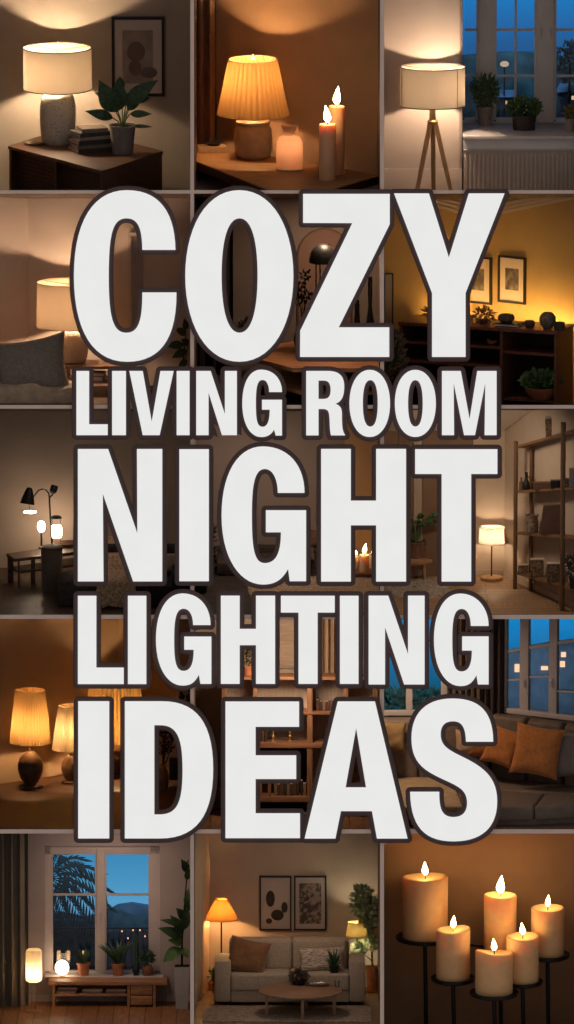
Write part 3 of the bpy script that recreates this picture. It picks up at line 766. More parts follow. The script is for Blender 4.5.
    c.one('window_sill', MB().box(464.8, 640, s0 - 2, WW - .2, sz - 3.4, sz, .5), mat('sill_paint', (.52, .48, .47, 1), .45, .04, 6), (0, 0, 0), 'pale window sill above the radiator', 'sill', clip=True)
    c.one('sill_apron', MB().box(464.8, 640, s0 + 4, s0 + 7, sz - 15, sz - 3.4, .4), grey, (0, 0, 0), 'pale board under the window sill', 'board', clip=True)
    rad = mat('cream_radiator', (.50, .42, .36, 1), .45, .05, 10)
    yr = s0 + 3; rz1 = c.W(520, 150, yr).z; rz0 = -40
    t = c.thing('radiator', (520, yr, 0), 'long cream panel radiator with upright ribs under the window', 'radiator')
    c.part('panel', MB().box(-54.5, 110, 1.5, 7, rz0, rz1, .5), rad, t, clip=True)
    mb = MB()
    for k in range(30): mb.box(-53.5 + k * 4.4, -51 + k * 4.4, -.4, 1.8, rz0 + 1.5, rz1 - 4, .5, seg=1)
    c.part('ribs', mb, rad, t, clip=True)
    mb = MB().box(-54.5, 110, -1, 9, rz1 - 1.2, rz1 + .6, .3)
    for k in range(40): mb.box(-53 + k * 3.2, -51.6 + k * 3.2, 0, 8, rz1 + .6, rz1 + 1.2)
    c.part('top_grille', mb, rad, t, clip=True)
    # plants
    gp = mat('grey_pot', (.27, .23, .21, 1), .8, .15, 20); bp = mat('charcoal_planter', (.035, .03, .03, 1), .7, .2, 16)
    oy = lambda px, py: c.F(px, py, sz)
    t = pot_plant(c, 485, 125, sz, 'feathery plant in a grey pot at the left end of the sill', pot_profile(6.5, 8, 19), gp)
    c.part('foliage', foliage(MB(), (0, 0, 33), (11, 6, 16), 240, 8, 2.2, 2), LEAF2, t)
    t = pot_plant(c, 524, 129.5, sz, 'bushy small-leaved plant in a wide charcoal planter on the sill', pot_profile(11, 12.3, 15.5), bp)
    c.part('foliage', foliage(MB(), (0, 0, 22), (16.5, 8, 10), 420, 5, 3, 3), LEAF2, t)
    t = pot_plant(c, 570, 132, sz, 'small yellow-flowering plant in a pale pot at the right end of the sill', pot_profile(4, 5.2, 14), gp)
    c.part('foliage', foliage(MB(), (0, 0, 19), (6.5, 4, 7), 90, 4, 2.4, 4), mat('yellowish_leaf', (.2, .15, .04, 1), .6, .5, 30), t)
    # tripod lamp
    sh = shade_mat('oatmeal_linen', (.86, .68, .5, 1), .155, 80); ash = wood('ash_wood', (.42, .24, .11, 1), .2, 'z')
    g = c.F(433, 187, 0); loc = Vector((g.x, 62, 0)); 
    t = c.thing('floor_lamp', loc, 'tripod floor lamp with a wide linen drum shade left of the window', 'lamp')
    Z = lambda py: c.W(433, py, 62).z
    zt, zb = Z(67), Z(105.5); r = 32.6
    sh_ = c.part('lamp_shade', MB().lathe([(r, zb + (zt - zb) * i / 8) for i in range(9)], n=64), sh, t)
    tape = mat('taupe_tape', (.13, .1, .08, 1), .7, .1, 20); thr = mat('seam_thread', (.2, .15, .11, 1), .8, .1, 20)
    for zz in (zt, zb): c.part('shade_trim', MB().lathe([(r - .3, zz - .5), (r + .5, zz - .5), (r + .5, zz + .5), (r - .3, zz + .5), (r - .3, zz - .5)], n=64), tape, sh_)
    for a in (R(198), R(318)): c.part('shade_seam', MB().tube([(math.cos(a) * (r + .3), math.sin(a) * (r + .3), zb), (math.cos(a) * (r + .3), math.sin(a) * (r + .3), zt)], .45, 6), thr, sh_)
    c.part('neck', MB().box(-3.2, 3.2, -3.2, 3.2, Z(122), Z(107), .5), ash, t)
    c.part('stem', MB().tube([(0, 0, Z(108)), (0, 0, Z(93)), (8, 0, Z(92)), (8, 0, Z(88))], 1, 10), BRASS, t)
    mb = MB()
    for k in range(3): a = k * 2.094 + .5; mb.tube([(0, 0, zt - 3), (r * math.cos(a), r * math.sin(a), zt - .6)], .35, 6)
    mb.tube([(0, 0, Z(94)), (0, 0, zt - 3)], .35, 6)
    c.part('shade_frame', mb, BRASS, t)
    c.part('bulb', MB().ball((8, 0, Z(86)), 4.2, 2), bulb_mat(40, (1, .74, .5, 1)), t)
    for dx, dy in ((-17, -10), (1.5, 12), (20, -10)):
        z1 = Z(122); mb = MB(); n = 6
        a = Vector((dx * .12, dy * .12, z1 + 1)); b = Vector((dx, dy, .2)); s = 2.1
        mb.hexa([(b.x - s, b.y - s, -14), (b.x + s, b.y - s, -14), (b.x + s, b.y + s, -14), (b.x - s, b.y + s, -14)], [(a.x - 2.6, a.y - 2, a.z), (a.x + 2.6, a.y - 2, a.z), (a.x + 2.6, a.y + 2, a.z), (a.x - 2.6, a.y + 2, a.z)])
        c.part('leg', mb, ash, t, clip=True)
    c.part('hub', MB().lathe([(0, 0), (5, 0), (5.5, 2), (4, 3.4), (0, 3.4)], cz=Z(123), n=20), BRASS, t)
    c.one('baseboard_left', MB().box(370, 464.3, W - 1.5, W - .1, -30, 9, .3), wall, (0, 0, 0), 'pale skirting behind the tripod lamp', 'skirting', clip=True)

# ---------------------------------------------------------------- bedside corner
def cell_4():
    c = cell(1, 0, 7.5); W = 140
    wall = mat('rose_beige_plaster', (.56, .46, .385, 1), .85, .05, 4, .03)
    c.wall('wall_back', [(24, W), (300, W)], wall); c.wall('wall_left', [(-60, W - 75), (24, W)], wall); c.floor(mat('dim_floor', (.16, .1, .07, 1), .7, .1, 4))
    # low plinth table for the lamp
    zt = 30
    bw = mat('boucle_cream', (.5, .38, .27, 1), .9, .15, 50, .4, sheen=.2)
    wd = wood('low_table_wood', (.22, .12, .07, 1), .35, 'x')
    p = c.F(80, 372, zt)
    t = c.thing('side_table', (100, 92, 0), 'wooden bedside table with a lower shelf under the round cream lamp', 'table')
    c.part('tabletop', MB().box(-38, 34, -26, 26, zt - 3, zt, .6), wd, t)
    c.part('shelf', MB().box(-34, 30, -22, 24, 12, 14, .4), wd, t)
    for sx in (-36, 30):
        for sy in (-24, 21): c.part('leg', MB().box(sx, sx + 3, sy, sy + 3, 0, zt - 3, .3), wd, t)
    sh = shade_mat('apricot_linen', (.92, .66, .42, 1), .18, 80)
    loc = c.W(71, 370, 92)
    base = [(0, 0), (12, 0), (15, 2), (17, 10), (17.2, 20), (15, 29), (10, 34), (4, 36), (2.3, 37), (2.3, 40), (0, 40)]
    q = c.F(71, 0, zt); by = c.inv  # row on the table where depth is 92
    py = None
    for k in range(300, 405):
        if c.F(71, k, zt).y < 92: py = k; break
    lamp(c, 71, py, zt, 'bedside lamp with an apricot drum shade on a round cream base', (34, 282.5, 34.6, 326.5), base, bw, sh, 46, trim=mat('apricot_trim', (.4, .26, .16, 1), .7, .1, 10), bulb_r=4, col=(1, .68, .43, 1))
    # books on the shelf below
    for k, (x0, hh) in enumerate(((88, 5), (88, 4))):
        bk = c.thing('book', (x0 + 2 + k, 78, 14 + k * 5), ['lower', 'upper'][k] + ' tan book lying on the lower shelf of the bedside table', 'book', 'books under the bedside table', yaw=R(-8))
        bm = mat(f'tan_book_{k}', (.36 - k * .1, .22 - k * .06, .13 - k * .04, 1), .7, .2, 20)
        c.part('cover', MB().box(-12, 12, -7, 7, 0, .7).box(-12, 12, -7, 7, hh - .7, hh).box(-12, 12, 6.3, 7, .7, hh - .7), bm, bk); c.part('page_block', MB().box(-11.4, 11.4, -6.6, 6.3, .7, hh - .7), PAPER, bk)
    # bed with grey pillow
    bed = mat('beige_bedding', (.42, .31, .22, 1), .95, .2, 12, .35, sheen=.2)
    t = c.thing('bed', (20, 30, 0), 'beige made-up bed in the corner beside the apricot lamp', 'bed')
    def zq(x, y): return 17 + 2.2 * math.sin(x * .12 + 1) * math.cos(y * .13) + (2 if x < 40 else 0)
    mb = MB(); n = 24; g = []
    for i in range(n + 1):
        row = []
        for j in range(13):
            x = -70 + 136 * i / n; y = -24 + 70 * j / 12; row.append(mb._v(x, y, zq(x + 20, y) - max(0, (x - 52)) * .55))
        g.append(row)
    for i in range(n):
        for j in range(12): mb.bm.faces.new((g[i][j], g[i + 1][j], g[i + 1][j + 1], g[i][j + 1]))
    geo = bmesh.ops.extrude_face_region(mb.bm, geom=mb.bm.faces[:]); 
    for v in geo['geom']:
        if isinstance(v, bmesh.types.BMVert): v.co.z = .8 * U
    bmesh.ops.recalc_face_normals(mb.bm, faces=mb.bm.faces)
    c.part('bedding', mb, bed, t)
    c.part('bed_base', MB().box(-68, 60, -22, 44, 0, 6, 1), wd, t)
    pil = mat('grey_linen', (.19, .155, .13, 1), .95, .2, 40, .25, sheen=.3)
    q = c.W(30, 372, 34); M = Matrix.Rotation(R(-9), 4, 'Y') @ Matrix.Rotation(R(-18), 4, 'X')
    c.one('pillow', MB().cushion(80, 70, 26, M, 16, .14), pil, (q.x + 1, 32, q.z + 2), 'plump grey pillow leaning on the beige bed', 'pillow')
    # door frame and framed mirror behind the big letters
    t = c.thing('doorway', (128, W - .2, 0), 'pale upright door casing with a dark opening right of the bedside lamp', 'doorway')
    cs = mat('casing_paint', (.5, .4, .32, 1), .5, .05, 8); z1 = c.W(128, 236, W).z
    c.part('casing', MB().box(-2.5, 1, -3, 0, 0, z1, .3).box(-2.5, 14, -3, 0, z1, z1 + 4, .3), cs, t)
    c.part('door_leaf', MB().box(1, 13, -1.5, 0, 0, z1), mat('grey_door', (.30, .26, .25, 1), .5, .1, 5), t)
    # plant at the right edge
    gp = mat('grey_floor_pot', (.2, .17, .16, 1), .8, .15, 20)
    t = pot_plant(c, 182, 388, 0, 'dark broad-leaved houseplant at the right edge of the bedroom corner', pot_profile(5, 6.3, 15), gp)
    o = c.F(182, 388, 0)
    def q(px, py, dy=0): p = c.W(px, py, o.y + dy); return (p.x - o.x, dy, p.z - o.z)
    for i, (a, b, w) in enumerate((((184, 345), (166, 346), 9), ((186, 335), (174, 328), 8), ((187, 350), (172, 358), 9), ((186, 330), (184, 318), 7), ((187, 360), (178, 368), 7), ((188, 345), (181, 339), 8))):
        lf = c.part('leaf', MB().leaf(q(*a), q(*b, -4), w, .1, (.2, -1, .4)), LEAF, t); c.part('leaf_stem', MB().tube([(0, 0, 12), q(*a)], .6, 6), LEAF2, lf)

# ---------------------------------------------------------------- console with arched mirror
def cell_5():
    c = cell(1, 1, 12); W = 165
    wall = mat('taupe_plaster', (.16, .125, .105, 1), .85, .06, 4, .03)
    c.wall('wall_back', [(150, W), (420, W)], wall); c.floor(mat('dark_boards', (.05, .03, .02, 1), .6, .3, 5))
    cl = mat('black_drape', (.012, .011, .011, 1), .95, .2, 20)
    curtain(c, 196, 232, 140, cl, 'black curtain at the left of the mirror wall', folds=3, amp=3, z0=-20, z1=260)
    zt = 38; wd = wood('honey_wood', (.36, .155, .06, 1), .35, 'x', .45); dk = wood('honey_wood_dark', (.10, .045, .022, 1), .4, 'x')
    P = [c.F(232, 352, zt), c.F(300, 340, zt), c.F(379, 348, zt), c.F(379, 374, zt), c.F(330, 378, zt)]
    o = Vector((310, P[0].y - 20, 0)); T = [(p.x - o.x, p.y - o.y) for p in P]
    t = c.thing('console_table', (o.x, o.y, 0), 'honey wood console with an open lower shelf below the arched mirror', 'table')
    c.part('tabletop', MB().prism(T, zt - 4, zt), wd, t, clip=True)
    T2 = [(x * .96, y + 3) for x, y in T]
    c.part('shelf', MB().prism(T2, 12, 15.5), wd, t, clip=True)
    for k in (0, 2, 4):
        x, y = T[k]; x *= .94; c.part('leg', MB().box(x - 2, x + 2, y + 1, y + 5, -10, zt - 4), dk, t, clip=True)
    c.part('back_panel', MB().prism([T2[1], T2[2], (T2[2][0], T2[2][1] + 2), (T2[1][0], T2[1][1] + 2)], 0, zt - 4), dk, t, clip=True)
    # arched mirror
    a = c.W(297, 335, W); b = c.W(352, 228, W); w = (b.x - a.x) / 2; h = b.z - a.z
    def arch(k, dz): return [(-w + k, dz), (w - k, dz)] + [((w - k) * math.cos(R(x)), h - w + (w - k) * math.sin(R(x))) for x in range(0, 181, 12)]
    t = c.thing('arched_mirror', (a.x + w, W, a.z), 'tall arched mirror with a thin bronze frame above the console', 'mirror')
    c.part('frame', MB().prismy(arch(0, 0), -2, 0), mat('bronze', (.16, .085, .05, 1), .4, .1, 10, metal=.6), t)
    c.part('mirror_glass', MB().prismy(arch(1.6, 1.6), -2.5, -2), mat('smoky_mirror', (.32, .2, .15, 1), .22, .05, 4, metal=.55), t)
    # dome lamp
    loc = c.F(319, 350, zt); t = c.thing('dome_lamp', loc, 'black mushroom dome lamp on two thin legs in front of the mirror', 'lamp')
    Z = lambda py: c.W(320, py, loc.y).z - loc.z
    z0, z1 = Z(262), Z(244); h = z1 - z0
    c.part('dome_shade', MB().lathe([(0, z1), (5, z1 - .4), (9, z1 - h * .18), (12, z1 - h * .42), (13.8, z1 - h * .8), (14.2, z0), (13.6, z0), (12.6, z1 - h * .5), (8.6, z1 - h * .26), (0, z1 - 1.4)], cx=4, n=40), BLACK, t)
    for x in (-3, 1): c.part('leg', MB().tube([(x, 0, 1), (x, 0, z0 + h * .5)], .7, 8), BLACK, t)
    c.part('base', MB().lathe([(0, 0), (9, 0), (9, 1.2), (0, 1.6)], n=32), BLACK, t)
    c.part('bulb', MB().ball((5, -2, z0 + 1.5), 3.2, 2), bulb_mat(.6, (1, .7, .48, 1)), t)
    # vase with dried stems
    loc = c.F(303, 350, zt); t = c.thing('dried_flower_vase', loc, 'dark vase of dried stems at the left of the arched mirror', 'vase')
    c.part('vase', MB().lathe([(0, 0), (6, 0), (9, 6), (9.5, 14), (6, 22), (3.4, 27), (4, 29), (2.8, 28.6), (2.4, 26), (0, 24)], n=28), mat('dark_vase', (.05, .04, .035, 1), .6, .2, 14), t)
    for dx, hh in ((-2, 64), (2, 76), (-5, 52), (4, 56)):
        st = c.part('stem', MB().tube([(0, 0, 22), (dx * .4, 0, 40), (dx, 0, hh)], .55, 6), WICK, t)
        c.part('flower_head', foliage(MB(), (dx, 0, hh), (4, 4, 5), 26, 5, 2.6, hh), mat('dried_flower', (.045, .035, .025, 1), .9, .3, 20), st)
    # tall dark bottles
    bm = mat('dark_glass', (.018, .014, .012, 1), .15, .1, 10, spec=.5)
    for px, hh, lab in ((357, 54, 'broad dark bottle right of the arched mirror'), (370, 78, 'tall thin-necked dark bottle at the right end of the console')):
        s = hh / 54; loc = c.F(px, 356, zt)
        t = c.thing('bottle', loc, lab, 'bottle', 'dark bottles on the honey wood console')
        k = 1 if hh < 60 else .62
        c.part('glass_body', MB().lathe([(0, 0), (9 * k, 0), (11 * k, 3), (10.5 * k, 16 * s), (6 * k, 26 * s), (3 * k, 36 * s), (2.4, 46 * s), (2.4, hh), (1.6, hh), (0, hh - 1)], n=28), bm, t)
        c.part('stopper', MB().lathe([(0, hh - 1), (1.6, hh - 1), (2.3, hh + 1.5), (1.6, hh + 4), (0, hh + 4.4)], n=16), BLACK, t)
    # picture and plants glimpsed on the left
    fl = c.F(247, 349, zt)
    t = c.thing('trailing_plant', fl, 'low dim plant in a stone bowl at the left end of the console', 'plant')
    c.part('bowl', MB().lathe([(0, 0), (7, 0), (12, 7), (12.6, 10), (11, 9.6), (6, 3), (0, 2.6)], n=28), mat('stone_bowl', (.1, .08, .065, 1), .8, .3, 12), t)
    c.part('foliage', foliage(MB(), (0, 0, 16), (14, 6, 12), 160, 7, 3.6, 9), mat('dim_leaf', (.07, .065, .045, 1), .7, .5, 16), t)
    area('ceiling_fill', (3.3, .55, 8.15), (R(12), R(0), 0), .2, 19, (1, .68, .45))  # unseen fill added to lift the dark console and wall

# ---------------------------------------------------------------- amber room with a low bookcase
def cell_6():
    c = cell(1, 2, 9)
    amb = mat('ochre_plaster', (.40, .265, .10, 1), .85, .05, 4, .03)
    A, K, B = (334, 138), (478, 196), (640, 84)
    c.wall('wall_left', [A, K], amb); c.wall('wall_back', [K, B], amb)
    # sloped ceiling with a moulded cornice
    crown = mat('ivory_cornice', (.50, .40, .30, 1), .6, .05, 8)
    k0 = c.V(478, 216, K, B); k1 = c.V(576, 195.5, K, B); l1 = c.V(396, 194, A, K); l0 = c.V(478, 216, A, K)
    ex = k1 + (k1 - k0) * .5
    for nm, p, q, nrm in (('trim_20', k0, ex, Vector((-.42, -.9, 0))), ('trim_21', l1, l0, Vector((.72, -.69, 0)))):
        mb = MB()
        for off, dz, tk in ((0, -3, 3.5), (0, 1, 6), (0, 5, 9)):
            lo = [p + Vector((0, 0, dz)), q + Vector((0, 0, dz)), q + nrm * tk + Vector((0, 0, dz)), p + nrm * tk + Vector((0, 0, dz))]
            mb.hexa([tuple(v) for v in lo], [tuple(v + Vector((0, 0, 3.2))) for v in lo])
        c.shell(nm, mb, crown)
    up = Vector((0, 0, 9))
    ce = [tuple(v + up) for v in (l1, k0, ex, Vector((ex.x, -20, ex.z + 40)), Vector((l1.x, -20, ex.z + 40)))]
    c.shell('ceiling', MB().hexa(ce, [(x, y, z + 2) for x, y, z in ce]), mat('cream_ceiling', (.42, .34, .26, 1), .8, .03, 4))
    # bookcase along the back wall: top edge through these pixels
    zt = c.V(500, 330, (400, 118), (556, 84)).z
    fa, fb = (401, 122), (559, 60); ra = (574, 96)
    ba = (418, 148)
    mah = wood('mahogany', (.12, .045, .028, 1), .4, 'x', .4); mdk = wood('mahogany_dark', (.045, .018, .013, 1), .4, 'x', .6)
    f0 = c.V(402, 322.5, fa, fb); f1 = c.V(501, 328, fa, fb); f2 = c.V(556, 331.5, fa, fb)
    z1 = (f0.z + f1.z + f2.z) / 3
    t = c.thing('bookcase', ((fa[0] + fb[0]) / 2, (fa[1] + fb[1]) / 2, 0), 'long low mahogany bookcase with open bays under the glowing strip', 'bookcase')
    ox, oy = (fa[0] + fb[0]) / 2, (fa[1] + fb[1]) / 2
    d = Vector((fb[0] - fa[0], fb[1] - fa[1])); Ln = d.length; d.normalize(); n = Vector((-d.y, d.x)); dp = 52
    def P(a, b): q = Vector(fa) + d * a + n * b; return (q.x - ox, q.y - oy)
    def slabp(nm, a0, a1, b0, b1, z0, zz, m): return c.part(nm, MB().prism([P(a0, b0), P(a1, b0), P(a1, b1), P(a0, b1)], z0, zz), m, t, clip=True)
    slabp('top_board', -1, Ln + 1, -1, dp, z1 - 3, z1, mah)
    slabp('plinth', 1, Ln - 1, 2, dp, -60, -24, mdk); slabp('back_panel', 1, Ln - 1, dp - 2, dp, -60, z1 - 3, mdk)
    for a in (0, Ln * .31, Ln * .64, Ln - 3): slabp('upright', a, a + 3, 0, dp - 2, -60, z1 - 3, mah)
    for k, (a0, a1) in enumerate(((3, Ln * .31), (Ln * .31 + 3, Ln * .64), (Ln * .64 + 3, Ln - 3))):
        for zz in ((z1 * .36, z1 * .66) if k < 2 else (z1 * .60, z1 * .2 - 22)): slabp('shelf', a0, a1, 2, dp - 2, zz, zz + 2.4, mah)
    def spot(a, b, z=z1): q = Vector(fa) + d * a + n * b; return (q.x, q.y, z)
    # the glowing strip
    led = c.thing('light_strip', spot(Ln / 2, dp + 4, z1 - 6), 'thin glowing amber light strip hidden behind the bookcase top', 'lamp', yaw=math.atan2(d.y, d.x))
    c.part('channel', MB().box(-Ln / 2 + 12, Ln / 2 - 8, -4, -2.5, 0, 3), BLACK, led)
    c.part('glowing_diffuser', MB().box(-Ln / 2 + 12, Ln / 2 - 8, -2.5, -1, .4, 2.6, .3), emit('led_amber', (1, .58, .18, 1), 105), led)
    # decor on top
    st = mat('dark_stoneware', (.06, .045, .035, 1), .6, .5, 14, .2); 
    def pa(px): return (c.V(px, 325, fa, fb) - Vector((fa[0], fa[1], 0))).xy.dot(d)
    loc = spot(pa(498) + 3, 16); t = c.thing('carved_bowl', (loc[0], loc[1], z1 + 3.2), 'dark round bowl lying on a flat book on the bookcase', 'bowl')
    c.part('bowl_body', MB().lathe([(0, 0), (5, 0), (8.4, 3), (8.6, 6), (7, 8.6), (5.4, 9), (5, 8.4), (6, 6), (4, 2), (0, 1.5)], n=32), st, t)
    t = c.thing('book', (loc[0] + 3, loc[1], z1), 'flat dark book under the round bowl on the bookcase', 'book', yaw=math.atan2(d.y, d.x))
    c.part('cover', MB().box(-13, 13, -8, 8, 0, .7).box(-13, 13, -8, 8, 2.5, 3.2).box(-13, 13, 7.3, 8, .7, 2.5), BLACK, t); c.part('page_block', MB().box(-12.5, 12.5, -7.6, 7.3, .7, 2.5), PAPER, t)
    loc = spot(pa(522) + 3, 14); c.one('stone_bowl', MB().lathe([(0, 0), (3.6, 0), (5.4, 2.6), (5.6, 5.4), (4.2, 7.4), (3.4, 6.8), (4, 4), (2, 1.5), (0, 1.2)], n=28), st, loc, 'smallest dark bowl between the book and the round vase', 'bowl')
    loc = spot(pa(541) + 2, 14); t = c.thing('round_vase', loc, 'mottled ball-shaped vase near the right end of the bookcase', 'vase')
    c.part('vase_body', MB().lathe([(0, 0), (4, 0), (4.4, 1.2), (7, 3.5), (8.6, 8), (8.2, 12.6), (5.6, 16), (3.4, 17), (2.8, 16.4), (4, 14), (0, 12)], n=36), mat('mottled_glaze', (.13, .10, .075, 1), .5, .5, 30, .2), t)
    loc = spot(pa(559) - 3, 10); t = c.thing('candle_cup', loc, 'small squat cup at the right end of the bookcase', 'cup')
    c.part('cup_body', MB().lathe([(0, 0), (5, 0), (5.6, .8), (5.6, 7.6), (5, 8), (4.8, 1.4), (0, 1.2)], n=28), st, t)
    for dx, px in ((0, 424), (1, 474)):
        loc = spot(pa(px) + 3, 20); t = c.thing('dried_bunch', loc, ['dark bristly dried bunch at the left end of the bookcase', 'wispy dried bunch in a cup left of the round bowl'][dx], 'plant')
        c.part('cup', MB().lathe([(0, 0), (4, 0), (5, 5), (4.4, 5), (3.4, 1), (0, .8)], n=20), st, t)
        c.part('foliage', foliage(MB(), (0, 0, 9), (9, 5, 6), 120, 6, 1.6, 11 + dx, .2), mat(f'dry_sprig_{dx}', (.10, .06, .03, 1), .8, .3, 20), t)
    # inside the bays
    loc = spot(pa(538), 13, z1 * .2 - 19.6); t = c.thing('planter_bowl', loc, 'terracotta bowl of small green leaves in the right bay', 'plant')
    zz = 0
    c.part('bowl', MB().lathe([(0, 0), (11, 0), (17, 7), (18.5, 12), (17, 12), (14, 6), (0, 4)], n=36), TERRA, t)
    c.part('foliage', foliage(MB(), (0, -3, 18), (19, 9, 9), 420, 6, 5, 21, .5), mat('fresh_leaf', (.06, .12, .04, 1), .5, .4, 20), t)
    loc = spot(Ln * .56, 12, z1 * .66 + 2.4); t = c.thing('figurine', loc, 'little orange clay bird in the middle bay', 'ornament')
    c.part('bird_body', MB().ball((0, 0, 2.4), (4.2, 2.4, 2.4), 2).ball((-3, 0, 4.6), 1.6, 2).leaf((2.5, 0, 2.6), (6.6, 0, 4), 2.2), TERRA, t)
    # tall plant at the left edge
    t = pot_plant(c, 396, 404, 0, 'dark tall plant in a black pot left of the bookcase', pot_profile(6, 7.5, 16), BLACK)
    c.part('foliage', foliage(MB(), (0, 0, 46), (8, 6, 28), 220, 8, 3.4, 33), mat('brown_leaf', (.07, .05, .025, 1), .7, .4, 20), t)
    p = c.V(388, 320, A, K); t = c.thing('narrow_mirror', (p.x, p.y - 1, c.V(388, 345, A, K).z), 'slim dark framed mirror on the ochre wall at the left edge', 'mirror', yaw=math.atan2(K[1] - A[1], K[0] - A[0]))
    hh = c.V(388, 273, A, K).z - c.V(388, 345, A, K).z
    c.part('frame', MB().box(-5, -4, -2, 0, 0, hh).box(4, 5, -2, 0, 0, hh).box(-4, 4, -2, 0, 0, 1).box(-4, 4, -2, 0, hh - 1, hh), BLACK, t); c.part('mirror_glass', MB().box(-4, 4, -1.2, -.4, 1, hh - 1), mat('amber_mirror', (.4, .28, .15, 1), .25, .05, 4, metal=.4), t)
    # two pictures
    dkp = mat('ink_wash_print', (.035, .03, .025, 1), .8, .6, 16, dark=(.22, .18, .14, 1), ramp=(.35, .62), detail=6, stretch=(1, 1, .6))
    yaw = math.atan2(B[1] - K[1], B[0] - K[0])
    for px0, px1, lab in ((463, 492.5, 'black framed ink print half hidden behind the big letter Y'), (499, 526.5, 'black framed ink print at the right of the pair above the bookcase')):
        a = c.V(px0, 301.5, K, B); b = c.V(px1, 257.5, K, B); w = (Vector((b.x, b.y)) - Vector((a.x, a.y))).length; h = b.z - a.z
        t = c.thing('picture_frame', ((a.x + b.x) / 2, (a.y + b.y) / 2 - .3, a.z), lab, 'picture', 'pair of prints on the ochre wall', yaw)
        mb = MB().box(-w / 2, -w / 2 + 2, -3, 0, 0, h).box(w / 2 - 2, w / 2, -3, 0, 0, h).box(-w / 2 + 2, w / 2 - 2, -3, 0, 0, 2).box(-w / 2 + 2, w / 2 - 2, -3, 0, h - 2, h)
        c.part('frame', mb, BLACK, t); c.part('mat_board', MB().box(-w / 2 + 2, w / 2 - 2, -1.4, -.2, 2, h - 2), mat('cream_mat', (.5, .42, .33, 1), .8, .04, 6), t)
        c.part('print', MB().box(-w * .24, w * .24, -1.9, -1.4, h * .28, h * .74), dkp, t)
    area('room_fill', (4.6, .3, 8.12), (R(20), 0, 0), .3, 4, (1, .66, .4))  # fill added in front so the bookcase is less dark; no fixture
